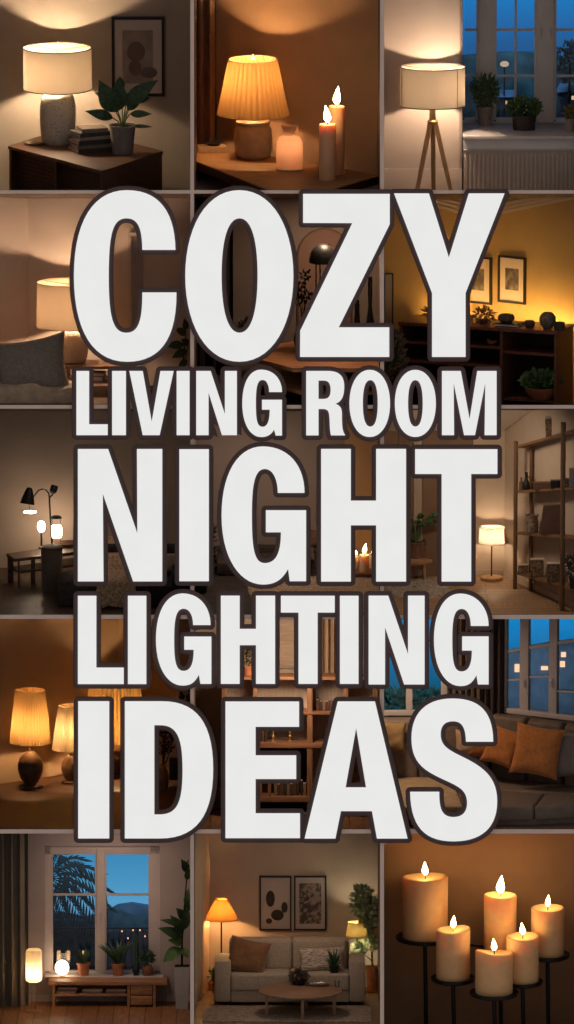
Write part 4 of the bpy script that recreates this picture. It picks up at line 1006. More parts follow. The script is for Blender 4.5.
# ---------------------------------------------------------------- dim corner with the gooseneck lamp
def cell_7():
    c = cell(2, 0, 12); W = 226
    wall = mat('umber_plaster', (.30, .235, .19, 1), .85, .05, 4, .03)
    c.wall('wall_back', [(-60, W - 8), (300, W)], wall); c.floor(plank_mat('black_oak_floor', (.075, .045, .03, 1), .4))
    dw = wood('dark_teak', (.075, .042, .028, 1), .35, 'x')
    zt = 30
    P = [c.F(6.5, 553.5, zt), c.F(14.5, 559, zt), c.F(92, 550, zt), c.F(92, 541, zt)]
    o = Vector((50, P[1].y + 20, 0)); T = [(p.x - o.x, p.y - o.y) for p in P]
    t = c.thing('bench_table', (o.x, o.y, 0), 'long dark teak bench table along the wall behind the round stool', 'table')
    c.part('tabletop', MB().prism(T, zt - 3, zt), dw, t)
    c.part('shelf', MB().prism([(x * .9, y * .9 + 2) for x, y in T], 14, 16), dw, t)
    for k, (x, y, w) in enumerate(((T[0][0] + 1, T[0][1] - 3, 6), (T[1][0] + 3, T[1][1] + 2, 2.2), (T[1][0] + 16, T[1][1] + 14, 4.6), (T[2][0] - 6, T[2][1] + 3, 4))):
        c.part('leg', MB().box(x, x + w, y, y + w * .7, 0, zt - 3, .3), dw, t)
    # tray on it
    p = c.F(65, 546.5, zt); q = c.thing('tray', (p.x, p.y, zt), 'dark wooden tray lying on the bench table right of the lamp pole', 'tray', yaw=R(10))
    c.part('tray_floor', MB().box(-12, 14, -7, 7, 0, 1), dw, q); c.part('tray_rim', MB().box(-12, 14, -7.6, -6.8, 0, 4).box(-12, 14, 6.8, 7.6, 0, 5).box(-12.6, -11.8, -7.6, 7.6, 0, 4).box(13.6, 14.4, -7.6, 7.6, 0, 4), dw, q)
    # glowing little lamps
    gw = emit('opal_glow', (1, .74, .5, 1), 42)
    p = c.F(41.5, 548.5, zt); Z = lambda py: c.W(42, py, p.y).z - p.z
    q = c.thing('globe_lamp', p, 'little glowing egg-shaped lamp left of the gooseneck pole', 'lamp')
    c.part('base', MB().lathe([(0, 0), (3.4, 0), (3.4, 1.2), (1, 2), (1, Z(533)), (0, Z(533))], n=20), BLACK, q); c.part('opal_globe', MB().ball((0, 0, Z(526.5)), (4, 4, 6), 3), gw, q)
    p = c.F(56.5, 546, zt); q = c.thing('lantern', p, 'small glowing lantern with a flat black cap right of the gooseneck pole', 'lamp')
    Z2 = lambda py: c.W(56, py, p.y).z - p.z
    c.part('base', MB().lathe([(0, 0), (5, 0), (5, 1), (0, 1.4)], n=24), BLACK, q)
    c.part('glowing_cylinder', MB().lathe([(0, Z2(537)), (5, Z2(537)), (5.6, Z2(531)), (5, Z2(526)), (0, Z2(525))], n=24), gw, q)
    for s in (-4, 4): c.part('wire', MB().tube([(s, 0, 1), (s, 0, Z2(517))], .35, 6), BLACK, q)
    c.part('cap', MB().lathe([(0, Z2(518)), (6, Z2(518)), (4.4, Z2(516)), (0, Z2(515))], n=24), BLACK, q)
    # gooseneck lamp
    y = p.y - 26; X = 49.2
    def Q(px, py, dy=0): v = c.W(px, py, y + dy); return Vector((v.x - X, dy, v.z))
    t = c.thing('floor_lamp', (X, y, 0), 'black floor lamp with a gooseneck arm and two cone heads', 'lamp')
    c.part('base', MB().lathe([(0, 0), (9, 0), (9, 1.2), (0, 1.8)], n=28), BLACK, t)
    c.part('pole', MB().tube([(0, 0, 1), Q(49.2, 497)], .85, 10), BLACK, t)
    arc = [Q(49.2, 497), Q(48.6, 493), Q(46, 490), Q(42.5, 489), Q(38.5, 490.5), Q(35.5, 494), Q(33.5, 497)]
    c.part('gooseneck', MB().tube(arc, .7, 8), BLACK, t); c.part('arm', MB().tube([Q(49.2, 497), Q(52, 495.5), Q(54, 492)], .7, 8), BLACK, t)
    def head(a, b, r0, r1, n):
        a, b = Vector(a), Vector(b); d = (b - a); L = d.length
        m = MB().lathe([(0, -.6), (r0 * .6, -.4), (r0, L * .12), (r0 + (r1 - r0) * .5, L * .5), (r1, L), (r1 - .6, L), (r0 + (r1 - r0) * .45, L * .5), (r0 * .7, L * .14), (0, L * .1)], n=32)
        m.move(Matrix.Translation(a * U) @ d.to_track_quat('Z', 'Y').to_matrix().to_4x4()); return c.part('cone_head', m, BLACK, t)
    h1 = head(Q(29.5, 488, 0), Q(27.3, 504, -3), 3.6, 7.4, 0); head(Q(52.5, 493, 0), Q(54.6, 485.8, 3), 3.6, 3.6, 0)
    v = Q(30, 512, -2); m = MB().ball((v.x, v.y, v.z), (6.8, 3.2, 1.5), 3); c.part('bulb_rod', MB().tube([Q(28.5, 502, -2), (v.x, v.y, v.z + 1)], .35, 6), BLACK, t)
    c.part('bulb', m, emit('warm_diffuser', (1, .84, .68, 1), 20), t, 'bright flat diffuser under the lower head')
    # round stool
    p = c.F(52, 592, 0); q = c.thing('stool', p, 'dark round barrel stool in front of the bench table', 'stool')
    h = c.W(52, 546, p.y).z
    c.part('seat_body', MB().lathe([(0, 0), (9.6, 0), (10.4, 1), (10.8, h * .5), (11, h - 2), (10.6, h - .4), (9.6, h), (0, h - .2)], n=40), mat('bronze_velvet', (.10, .07, .05, 1), .7, .2, 20, .1, sheen=.3), q)
    c.part('rim', MB().lathe([(10.4, h - 2.2), (11.6, h - 2.2), (11.6, h - .8), (10.4, h - .8), (10.4, h - 2.2)], n=40), dw, q)
    # sofa with fluffy throw
    sf = mat('charcoal_sofa', (.032, .026, .023, 1), .95, .3, 20, .2)
    q = c.thing('sofa', (130, 60, 0), 'charcoal sofa with a fluffy throw behind the letter N', 'sofa')
    c.part('seat_base', MB().box(-74, 62, -28, 26, 0, 22, 5), sf, q); c.part('backrest', MB().box(-34, 62, 26, 42, 0, 52, 6), sf, q)
    c.part('armrest', MB().box(40, 60, -26, 30, 18, 36, 6), sf, q); c.part('armrest', MB().box(-72, -50, -27, 28, 4, 27, 7), sf, q)
    fl = mat('fluffy_tan', (.52, .36, .22, 1), .95, .45, 45, .9, bscale=60, sheen=.3)
    m = MB(); g = []; rnd = random.Random(3)
    for i in range(41):
        s = i / 40; row = []
        for j in range(25):
            w = (j / 24 - .5) * (30 + 12 * s)
            yy = 44 - 76 * min(1, s * 1.5) if s < .66 else -32 - 2 * (s - .66); zz = 56 - 26 * min(1, s * 3.2) if s < .3 else 31 - 5 * s
            if s > .66: zz = 27 - 80 * (s - .66)
            n_ = rnd.uniform(-.9, .9); row.append(m._v(-10 + w - 6 * s + n_, yy + n_, max(.6, zz + 2 + n_)))
        g.append(row)
    for i in range(40):
        for j in range(24): m.bm.faces.new((g[i][j], g[i + 1][j], g[i + 1][j + 1], g[i][j + 1]))
    c.one('throw_blanket', m, fl, (130, 60, 0), 'fluffy tan throw draped over the charcoal sofa', 'blanket')
    pl = mat('pale_cushion', (.34, .28, .22, 1), .9, .1, 20)
    c.one('cushion', MB().cushion(26, 20, 9, Matrix.Rotation(R(-14), 4, 'X')), pl, (172, 80, 36), 'pale cushion at the right end of the charcoal sofa', 'cushion')


    area('ceiling_fill', (1.1, .5, 6.05), (R(16), 0, 0), .25, 3.5, (1, .76, .58))  # added fill without a fixture, brightens sofa and throw

# ---------------------------------------------------------------- rug, bench and candles
def cell_8():
    c = cell(2, 1, 14); W = 222
    wall = mat('mauve_brown_plaster', (.30, .235, .195, 1), .85, .05, 4, .03); amb = mat('amber_panel', (.55, .32, .15, 1), .8, .06, 4, .03)
    c.wall('wall_back', [(150, W), (346, W)], wall); c.wall('wall_right', [(346, W), (346.1, W - 14), (420, W - 14)], amb)
    c.floor(mat('near_black_floor', (.035, .025, .02, 1), .8, .3, 8))
    rg = mat('shaggy_beige', (.34, .24, .155, 1), .95, .45, 40, .9, bscale=55)
    m = MB(); rnd = random.Random(5); g = []
    for i in range(61):
        row = []
        for j in range(41):
            x = 250 + 190 * i / 60; y = 2 + 150 * j / 40
            row.append(m._v(x - 320 + rnd.uniform(-1, 1) - (j - 20) * .4, y - 75 + rnd.uniform(-1, 1), rnd.uniform(1.2, 3.4) if 0 < i < 60 and 0 < j < 40 else .2))
        g.append(row)
    for i in range(60):
        for j in range(40): m.bm.faces.new((g[i][j], g[i + 1][j], g[i + 1][j + 1], g[i][j + 1]))
    c.one('rug', m, rg, (320, 75, 0), 'shaggy beige rug in front of the low bench and candles', 'rug', clip=True)
    # candles on a low tray
    wx = mat('ivory_wax', (.80, .55, .36, 1), .45, .05, 20, sss=.55)
    z = 6; p = c.F(364, 569, z)
    t = c.thing('tray_table', (p.x, p.y, 0), 'low round wooden tray on the rug carrying three lit candles', 'tray')
    c.part('tray_top', MB().lathe([(0, 3.4), (24, 3.4), (24.5, 6), (23.6, 6), (23.4, z - .1), (0, z - .1)], n=48, squash=.8), wood('tray_wood', (.2, .1, .05, 1), .3, 'x'), t)
    for a in (30, 150, 270): c.part('leg', MB().tube([(17 * math.cos(R(a)), 13 * math.sin(R(a)), 0), (17 * math.cos(R(a)), 13 * math.sin(R(a)), 3.6)], 1.4), BLACK, t)
    candle(c, 364.2, 571.5, z, 5, 18, 'tallest candle in front on the low round tray, its flame leaning right', wx, 'lit candles on the round tray', 1.6, 10.5)
    candle(c, 356.8, 568, z, 3.2, 13, 'short candle at the left of the low round tray', wx, 'lit candles on the round tray', -1.2, 5)
    candle(c, 371.8, 568, z, 2.6, 15, 'slim candle at the right of the low round tray', wx, 'lit candles on the round tray', 0.5, 3.6)
    # low bench / dark sofa
    sf = mat('black_sofa', (.05, .037, .03, 1), .9, .3, 18, .15)
    t = c.thing('sofa', (285, 184, 0), 'low near-black sofa against the mauve wall behind the letter G', 'sofa')
    h = c.W(270, 549, 190).z
    c.part('seat_base', MB().box(-70, 24, -30, 26, 0, h * .72, 3), sf, t); c.part('backrest', MB().box(-70, 24, 12, 28, h * .5, h, 4), sf, t)
    t = c.thing('bench', (318, 178, 0), 'dark wooden bench with a cushion beside the black sofa', 'bench'); hb = c.W(314, 549, 170).z
    bw = wood('bench_wood', (.08, .04, .025, 1), .3, 'x')
    c.part('seat', MB().box(-4, 30, -14, 14, hb - 3, hb, .5), bw, t)
    for sx in (-3, 26):
        for sy in (-12, 10): c.part('leg', MB().box(sx, sx + 2.4, sy, sy + 2.4, 0, hb - 3), bw, t)
    c.one('cushion', MB().cushion(22, 19, 8, Matrix.Rotation(R(-12), 4, 'X')), mat('brown_cushion', (.16, .09, .05, 1), .9, .2, 18), (314, 178, hb + 9), 'brown cushion propped on the dark bench', 'cushion')
    # curly plant at left
    t = pot_plant(c, 200, 592, 0, 'dark curly-stemmed plant in a black pot at the left edge of the dim room', pot_profile(7, 9, 18), BLACK)
    o = c.F(200, 592, 0); rnd = random.Random(4)
    for k in range(5):
        hh = 46 + k * 13; a = k * 1.7
        pts = [(2 * math.cos(a), 0, 15)] + [(3 + 4 * math.sin(a + u * 4) * u, 3 * math.cos(a + u * 3) * u, 15 + hh * u) for u in (.25, .5, .75, 1)]
        st = c.part('stem', MB().tube(pts, .6, 6), WICK, t)
        c.part('foliage', foliage(MB(), (pts[2][0] + 2, 0, 15 + hh * .45), (9, 5, hh * .3), 70, 6, 3.2, k + 40), mat(f'dusky_leaf_{k}', (.05, .04, .022, 1), .7, .4, 20), st)
    area('ceiling_fill', (2.55, .7, 6.05), (R(14), 0, 0), .3, 15, (1, .78, .62))  # unseen fill added for this dim room

# ---------------------------------------------------------------- oak rack and small floor lamp
def cell_9():
    c = Cell(*COLX[2], *ROWY[2], 12, .55)
    wb = mat('cream_plaster', (.50, .385, .275, 1), .85, .04, 4, .03); wr = mat('sand_plaster', (.46, .36, .27, 1), .85, .04, 4, .03)
    pan = mat('brown_panel', (.20, .12, .07, 1), .7, .1, 5)
    fl = plank_mat('oak_floor', (.34, .205, .115, 1), .2, .13, 1.4)
    c.floor(fl)
    a = c.F(386, 571, 0); k = c.F(504, 576, 0); b = c.F(578, 610.5, 0); k.y = min(k.y, 190); a.y = k.y
    e = k + (b - k) * 1.3
    c.wall('wall_back', [(a.x - 40, k.y), (k.x, k.y)], wb); c.wall('wall_right', [(k.x, k.y), (e.x, e.y)], wr)
    # brown panelling on the left part of the back wall
    yb = k.y
    m = MB().box(370, 401, yb - 2, yb - .2, 0, 320).box(401.5, 416, yb - 1.4, yb - .2, 40, 320).box(426, 478, yb - 2, yb - .2, 0, 320)
    c.shell('trim_30', m, pan)
    c.shell('trim_31', MB().box(417, 425, yb - 2.6, yb - .2, c.W(420, 548, yb).z, 320).box(400, 426, yb - 2.6, yb - .2, c.W(420, 540, yb).z, c.W(420, 524, yb).z), mat('pale_casing', (.42, .32, .23, 1), .6, .05, 6))
    c.shell('baseboard_back', MB().box(370, k.x, yb - 1.2, yb - .1, 0, 7), wb)
    dv = Vector((e.x - k.x, e.y - k.y)).normalized(); nv = Vector((-dv.y, dv.x)) * -1
    c.shell('baseboard_right', MB().prism([(k.x, k.y), (e.x, e.y), (e.x + nv.x * 1.2, e.y + nv.y * 1.2), (k.x + nv.x * 1.2, k.y + nv.y * 1.2)], 0, 7), wr)
    # sloping ceiling over the right wall
    p0 = c.V(500, 432, (k.x, k.y), (e.x, e.y)); p1 = c.V(532, 409, (k.x, k.y), (e.x, e.y)); q0 = c.W(384, 420, yb)
    ex = p0 + (p1 - p0) * 3
    ce = [(q0.x - 30, yb + 6, p0.z), (p0.x, yb + 6, p0.z), (ex.x + 4, ex.y, ex.z), (q0.x - 30, -40, ex.z)]
    c.shell('ceiling', MB().hexa(ce, [(x, y, z + 3) for x, y, z in ce]), mat('white_ceiling', (.6, .5, .4, 1), .8, .03, 4))
    # floor lamp
    sh = shade_mat('white_cotton', (.95, .82, .66, 1), .5, 70)
    oakd = wood('oak_disc', (.40, .22, .10, 1), .25, 'x')
    base = [(0, 0), (11, 0), (11.4, .5), (11.4, 3.2), (10.8, 3.8), (2, 4), (1.2, 4.4), (0, 4.4)]
    lamp(c, 491.5, 580, 0, 'small floor lamp with a white drum shade and round oak base in the corner', (12.8, 527.6, 13.2, 542.6), base, oakd, sh, 15, name='floor_lamp', neck=.7, neck_m=BLACK, bulb_r=2.6, trim=sh, col=(1, .76, .52, 1))
    # rack
    ok = wood('brown_oak', (.15, .078, .038, 1), .3, 'z'); okx = wood('brown_oak_shelf', (.18, .095, .046, 1), .3, 'y')
    fp = c.F(515, 589, 0); fq = c.F(562, 610.5, 0); rp = c.F(530.5, 590, 0)
    fp.y = min(fp.y, 120)
    d = (fq - fp); d.z = 0; dl = d.length; dn = d.normalized(); out = Vector((16, 0, 0)) if True else None
    out = Vector((rp.x - fp.x, max(4, rp.y - fp.y), 0))
    fr = fp + dn * (dl * 2.0)
    A, B = (fp.x, fp.y), (fq.x, fq.y)
    t = c.thing('shelving_rack', (fp.x, fp.y, 0), 'tall brown oak shelving rack of round posts along the sand wall', 'shelf')
    def L(v): return (v.x - fp.x, v.y - fp.y, v.z)
    def post(base, px, py, A, B, w=2.1):
        z = c.V(px, py, (base.x, base.y), (base.x + 1, base.y)).z
        m = MB().tube([L(Vector((base.x, base.y, 0))), L(Vector((base.x, base.y, z)))], w, 12); c.part('post', m, ok, t); return z
    post(fp, 515, 441.5, A, B); post(fq, 562, 422.5, A, B, 2.6); post(rp, 531, 445, A, B, 1.9)
    lv = [((515, 446), (562, 432.5)), ((515, 490.5), (562, 487.6)), ((515, 532), (562, 536)), ((515, 571.5), (562, 585.5))]
    shelf = []
    for (x0, y0), (x1, y1) in lv:
        s0 = c.V(x0, y0, A, B); s1 = c.V(x1, y1, A, B); s2 = s0 + (s1 - s0) * 1.32
        o2 = out; lo = [s0, s2, s2 + o2, s0 + o2]
        c.part('shelf', MB().hexa([L(v - Vector((0, 0, 2.6))) for v in lo], [L(v) for v in lo]), okx, t); shelf.append((s0, s1))
    rq = fq + out; post(Vector((rq.x, rq.y, 0)), 578, 430, A, B, 1.9)
    def on(i, u, off=.22):
        s0, s1 = shelf[i]; v = s0 + (s1 - s0) * u + out * off; return v
    yaw = math.atan2(dn.y, dn.x)
    pit = math.atan2((shelf[0][1] - shelf[0][0]).z, dl)
    bk = mat('brown_box', (.13, .07, .045, 1), .7, .15, 10); wk = mat('wicker', (.20, .13, .08, 1), .8, .6, 45, .5, dark=(.05, .03, .02, 1)); stn = mat('speckled_jar', (.18, .13, .09, 1), .8, .6, 40, .2, dark=(.05, .035, .025, 1))
    pale = mat('pale_spine', (.46, .36, .26, 1), .8, .1, 20)
    # shelf 2: bottles and low books
    v = on(1, .06); c.one('bottle', MB().lathe([(0, 0), (2.2, 0), (2.2, 8), (.9, 10), (.9, 13), (0, 13)], n=16), bk, v, 'thin small bottle at the left end of the upper middle rack shelf', 'bottle')
    v = on(1, .17); t2 = c.thing('jug', v, 'dark jug with a narrow neck on the upper middle rack shelf', 'jug')
    c.part('jug_body', MB().lathe([(0, 0), (3.4, 0), (4, 4), (3, 8), (1.4, 11), (1.2, 16), (1.8, 18), (0, 17)], n=24), BLACK, t2); c.part('handle', MB().tube([(1.4, 0, 14), (4, 0, 12), (3.6, 0, 7)], .5, 6), BLACK, t2)
    for n_, (u, w, h) in enumerate(((.50, 9, 7), (.80, 5.5, 8), (1.02, 3, 9))):
        v = on(1, u); t2 = c.thing('book', v, ['longest brown book lying on the upper middle rack shelf', 'dark book beside the longest one on the rack', 'short upright book nearest the front post of the rack'][n_], 'book', 'books on the upper middle rack shelf', yaw=0)
        c.part('cover', MB().box(-w, w, -4, 4, 0, .6).box(-w, w, -4, 4, h - .6, h).box(-w, w, -4, -3.4, .6, h - .6), [bk, BLACK, wk][n_], t2); c.part('page_block', MB().box(-w + .4, w - .4, -3.4, 3.6, .6, h - .6), pale, t2)
    # shelf 3: jar and board
    v = on(2, .30); c.one('speckled_jar', MB().lathe([(0, 0), (5.2, 0), (6, 3), (6.2, 12), (5.2, 15), (6.4, 19), (5.4, 19), (4.6, 15), (0, 13)], n=24), stn, v, 'speckled clay jar with a flared rim on the lower middle rack shelf', 'jar')
    v = on(2, .68, .4); t2 = c.thing('storage_box', v, 'large brown leaning board box beside the speckled jar on the rack', 'box')
    c.part('box_body', MB().hexa([(-13, -3, 0), (13, -3, 0), (13, 3, 0), (-13, 3, 0)], [(-10, -2, 30), (12, -2, 31), (12, 3, 31), (-10, 3, 30)]), bk, t2); c.part('end_panel', MB().hexa([(13, -3, 0), (16, 3, 0), (16, 4, 0), (13, 4, 0)], [(13, -2, 31), (16, 3, 30), (16, 4, 30), (13, 4, 30)]), BLACK, t2)
    # bottom shelf: baskets
    for u, w, h, lab in ((.1, 5, 9, 'small round basket at the left of the bottom rack shelf'), (.40, 6.5, 19, 'tall wicker basket in the middle of the bottom rack shelf'), (.76, 7, 20, 'tall wicker basket by the front post of the rack')):
        v = on(3, u); t2 = c.thing('basket', v, lab, 'basket', 'baskets on the bottom rack shelf')
        c.part('basket_body', MB().box(-w, w, -3.6, 3.6, 0, h - 1, .8), wk, t2); c.part('rim', MB().box(-w - .5, w + .5, -4.1, 4.1, h - 1, h, .3), pale, t2)
    # top shelf: frame pieces, right-hand bay objects
    v = on(0, .45, .9); t2 = c.thing('document_folder', v, 'pale upright folder standing on the top rack shelf', 'folder')
    c.part('folder_back', MB().box(-4, 4, 0, .8, 0, 24), pale, t2); c.part('folder_front', MB().hexa([(-4, -2, 0), (4, -2, 0), (4, -.4, 0), (-4, -.4, 0)], [(-5, -1.4, 21), (3, -1.4, 22), (3, -.4, 22), (-5, -.4, 21)]), wk, t2)
    v = on(1, 1.18); c.one('grey_block', MB().box(-5, 6, -4, 4, 0, 19, .6), mat('grey_card', (.2, .17, .15, 1), .8, .1, 10), v, 'grey card box at the right edge of the upper middle rack shelf', 'box')
    v = on(3, 1.2); t2 = c.thing('potted_plant', v, 'dusky leafy plant at the right edge of the bottom rack shelf', 'plant')
    c.part('pot', MB().lathe(pot_profile(5, 6, 12), n=24), BLACK, t2); c.part('foliage', foliage(MB(), (0, 0, 22), (8, 5, 12), 130, 6, 3, 61), mat('dusky_green', (.06, .05, .03, 1), .7, .4, 20), t2)
    # bench, pot and palm
    z = 22; p = c.F(418, 560, z); bw = wood('pale_bench', (.34, .2, .1, 1), .25, 'x')
    t = c.thing('bench', (p.x - 6, p.y, 0), 'rounded pale wooden bench under the potted palm', 'bench')
    c.part('seat', MB().lathe([(0, z - 3.4), (20, z - 3.4), (21, z - 2), (20.4, z), (0, z)], n=40, squash=.5), bw, t)
    for sx, sy in ((12, -4), (-12, -4), (12, 5), (-12, 5)): c.part('leg', MB().tube([(sx * 1.06, sy, 0), (sx, sy, z - 3.2)], [1.3, 1.8], 10), bw, t)
    t = pot_plant(c, 416, 557, z, 'potted palm with arching leaves in a wide brown pot on the pale bench', pot_profile(9.5, 10.6, 17), mat('brown_basket_pot', (.16, .08, .05, 1), .8, .3, 30, .2))
    for k in range(13):
        an = R(-70 + k * 26 + (k % 3) * 9); r = 15 + (k * 7) % 9; hh = 26 + (k * 11) % 20
        tip = (r * math.cos(an), -abs(r * .5 * math.sin(an)) - 1, 16 + hh * .8); mid = (r * .35 * math.cos(an), -abs(r * .15 * math.sin(an)), 16 + hh * .55)
        fr_ = c.part('frond', MB().tube([(0, 0, 14), mid, tip], [.6, .5, .25], 6), LEAF2, t); m = MB()
        for u in (.35, .5, .65, .8, .95):
            b0 = Vector(mid).lerp(Vector(tip), u)
            for s in (-1, 1): m.leaf(b0, b0 + Vector((s * 4 + math.cos(an) * 4, -1.5, -1 + 3 * (1 - u))), 1.9, .1, (0, -1, .6), n=4)
        c.part('leaflets', m, LEAF2, fr_)
    rg = mat('grey_shag', (.30, .245, .20, 1), .95, .4, 40, .9, bscale=55)
    m = MB(); rnd = random.Random(8); rings = [[m._v(0, 0, 2)]]
    for i in range(1, 15):
        rr = i / 14; rings.append([m._v(34 * rr * math.cos(x * .13963) + rnd.uniform(-.7, .7), 50 * rr * math.sin(x * .13963) + rnd.uniform(-1, 1), (rnd.uniform(.8, 3) if i < 14 else .2)) for x in range(45)])
    for x in range(45): m.bm.faces.new((rings[0][0], rings[1][x], rings[1][(x + 1) % 45]))
    for A_, B_ in zip(rings[1:], rings[2:]):
        for x in range(45): m.bm.faces.new((A_[x], B_[x], B_[(x + 1) % 45], A_[(x + 1) % 45]))
    p = c.F(416, 589, 0); c.one('rug', m, rg, (p.x, p.y, 0), 'grey shaggy oval rug on the oak floor in front of the bench', 'rug', clip=True)
    area('room_fill', (4.6, .5, 6.05), (R(25), R(-4), 0), .35, 14, (1, .79, .60))  # ambient fill added to the floor lamp's own light

# ---------------------------------------------------------------- three pleated lamps on a long table
def cell_10():
    c = cell(3, 0, 11); W = 314
    wall = mat('ochre_brown_plaster', (.44, .32, .22, 1), .85, .05, 4, .03)
    c.wall('wall_back', [(-60, 186), (112, W), (300, W + 4)], wall)
    zt = 1.6; wd = wood('long_table_planks', (.08, .042, .026, 1), .6, 'x', .45, 14)
    P = [c.F(-30, 829, zt), c.F(189.9, 829, zt), (189.9, W - 3), (112, W - 4), (-30, 203)]
    T = [(p[0] - 80, p[1] - 70) for p in P]
    t = c.thing('long_table', (80, 70, 0), 'long dark plank table carrying the pleated lamps', 'table')
    c.part('tabletop', MB().prism(T, .2, zt), wd, t, clip=True)
    c.part('table_edge', MB().prism([T[0], T[1], (T[1][0], T[1][1] + 3), (T[0][0], T[0][1] + 3)], .1, zt - .1), wd, t, clip=True)
    sh = shade_mat('pleated_amber_cloth', (.95, .55, .2, 1), .30, 7, (40, 40, .4), .22)
    br = mat('bronze_glaze', (.12, .07, .038, 1), .45, .3, 10, .06)
    b1 = [(0, 0), (12.5, 0), (13, 1), (12.4, 2.4), (6, 3), (6.6, 4), (10.5, 10), (12.8, 18), (12.9, 25), (11, 31), (6, 36), (3, 38), (2.2, 41), (0, 41)]
    g = 'pleated lamps on the plank table'
    lamp(c, 30.5, 787.3, zt, 'leftmost lamp with a tall pleated amber shade on a bronze bottle base', (15.2, 690.5, 21, 742.5), b1, br, sh, 42, g, pleat=(40, .02), n=200, bulb_h=.35, neck=1.6, neck_m=br, col=(1, .6, .27, 1), trim=sh, bulb_r=3.2)
    sh2 = shade_mat('pleated_cream_shade', (.95, .7, .42, 1), .32, 7, (40, 40, .4), .2)
    b2 = [(0, 0), (9, 0), (9.4, .8), (8, 2), (5, 2.6), (8, 7), (10, 14), (9.4, 21), (6, 26), (2.4, 28), (0, 28.5)]
    lamp(c, 71, 782.3, zt, 'middle lamp with a cream pleated shade, the shortest on the plank table', (12.6, 706, 19, 748.5), b2, br, sh2, 34, g, pleat=(36, .02), n=180, bulb_h=.4, neck=1.4, neck_m=br, col=(1, .6, .28, 1), trim=sh2, bulb_r=3)
    lamp(c, 115, 775.3, zt, 'lamp with the widest pleated amber shade, half hidden behind the letters I and D', (26, 684, 31, 739), b1, br, sh, 46, g, pleat=(44, .02), n=220, bulb_h=.35, neck=1.6, neck_m=br, col=(1, .6, .27, 1), trim=sh, bulb_r=3.6)
    # tan bottle with bare twigs, black box, print
    p = c.F(163, 790, zt); t = c.thing('twig_vase', p, 'tan bottle vase holding bare dark twigs', 'vase')
    c.part('vase', MB().lathe([(0, 0), (4, 0), (5.6, 4), (5.8, 16), (4, 22), (2, 25), (2.4, 27), (1.6, 27), (0, 25)], n=28), mat('tan_glaze', (.34, .16, .07, 1), .4, .3, 14), t)
    rnd = random.Random(12)
    for k in range(6):
        pts = [(0, 0, 24)]; x, y, z = 0, 0, 24
        for s in range(5): x += rnd.uniform(-1.5, 4.5) * (1 if k else .4); y += rnd.uniform(-1, 1); z += rnd.uniform(5, 9); pts.append((x, y, z))
        tw = c.part('twig', MB().tube(pts, [.8, .7, .6, .5, .4, .3], 6), WICK, t)
        m = MB()
        for q in pts[2:]:
            for s in range(4): e = (q[0] + rnd.uniform(-6, 8), q[1] + rnd.uniform(-2, 2), q[2] + rnd.uniform(0, 7)); m.tube([q, e], [.35, .15], 5); m.leaf(e, (e[0] + rnd.uniform(-3, 3), e[1], e[2] + 2.4), 1.8, n=3)
        c.part('sprig', m, WICK, tw)
    p = c.F(178, 779, zt); c.one('black_speaker_box', MB().box(-9, 14, -5, 6, 0, 22, 1), BLACK, (p.x, p.y, zt), 'plain black box on the plank table right of the tan bottle', 'box')
    picture(c, 157, 186, 732, 770, W, 'small pale print on the wall behind the bare twigs', frame_w=1, mat_w=3)
    t = pot_plant(c, 186, 776, zt, 'dim tall plant in a black pot at the right end of the plank table', pot_profile(4, 5, 12), BLACK)
    c.part('foliage', foliage(MB(), (0, 0, 70), (5, 4, 24), 90, 7, 2.6, 71), LEAF, t); c.part('stem', MB().tube([(0, 0, 9), (0, 0, 80)], .6), WICK, t)

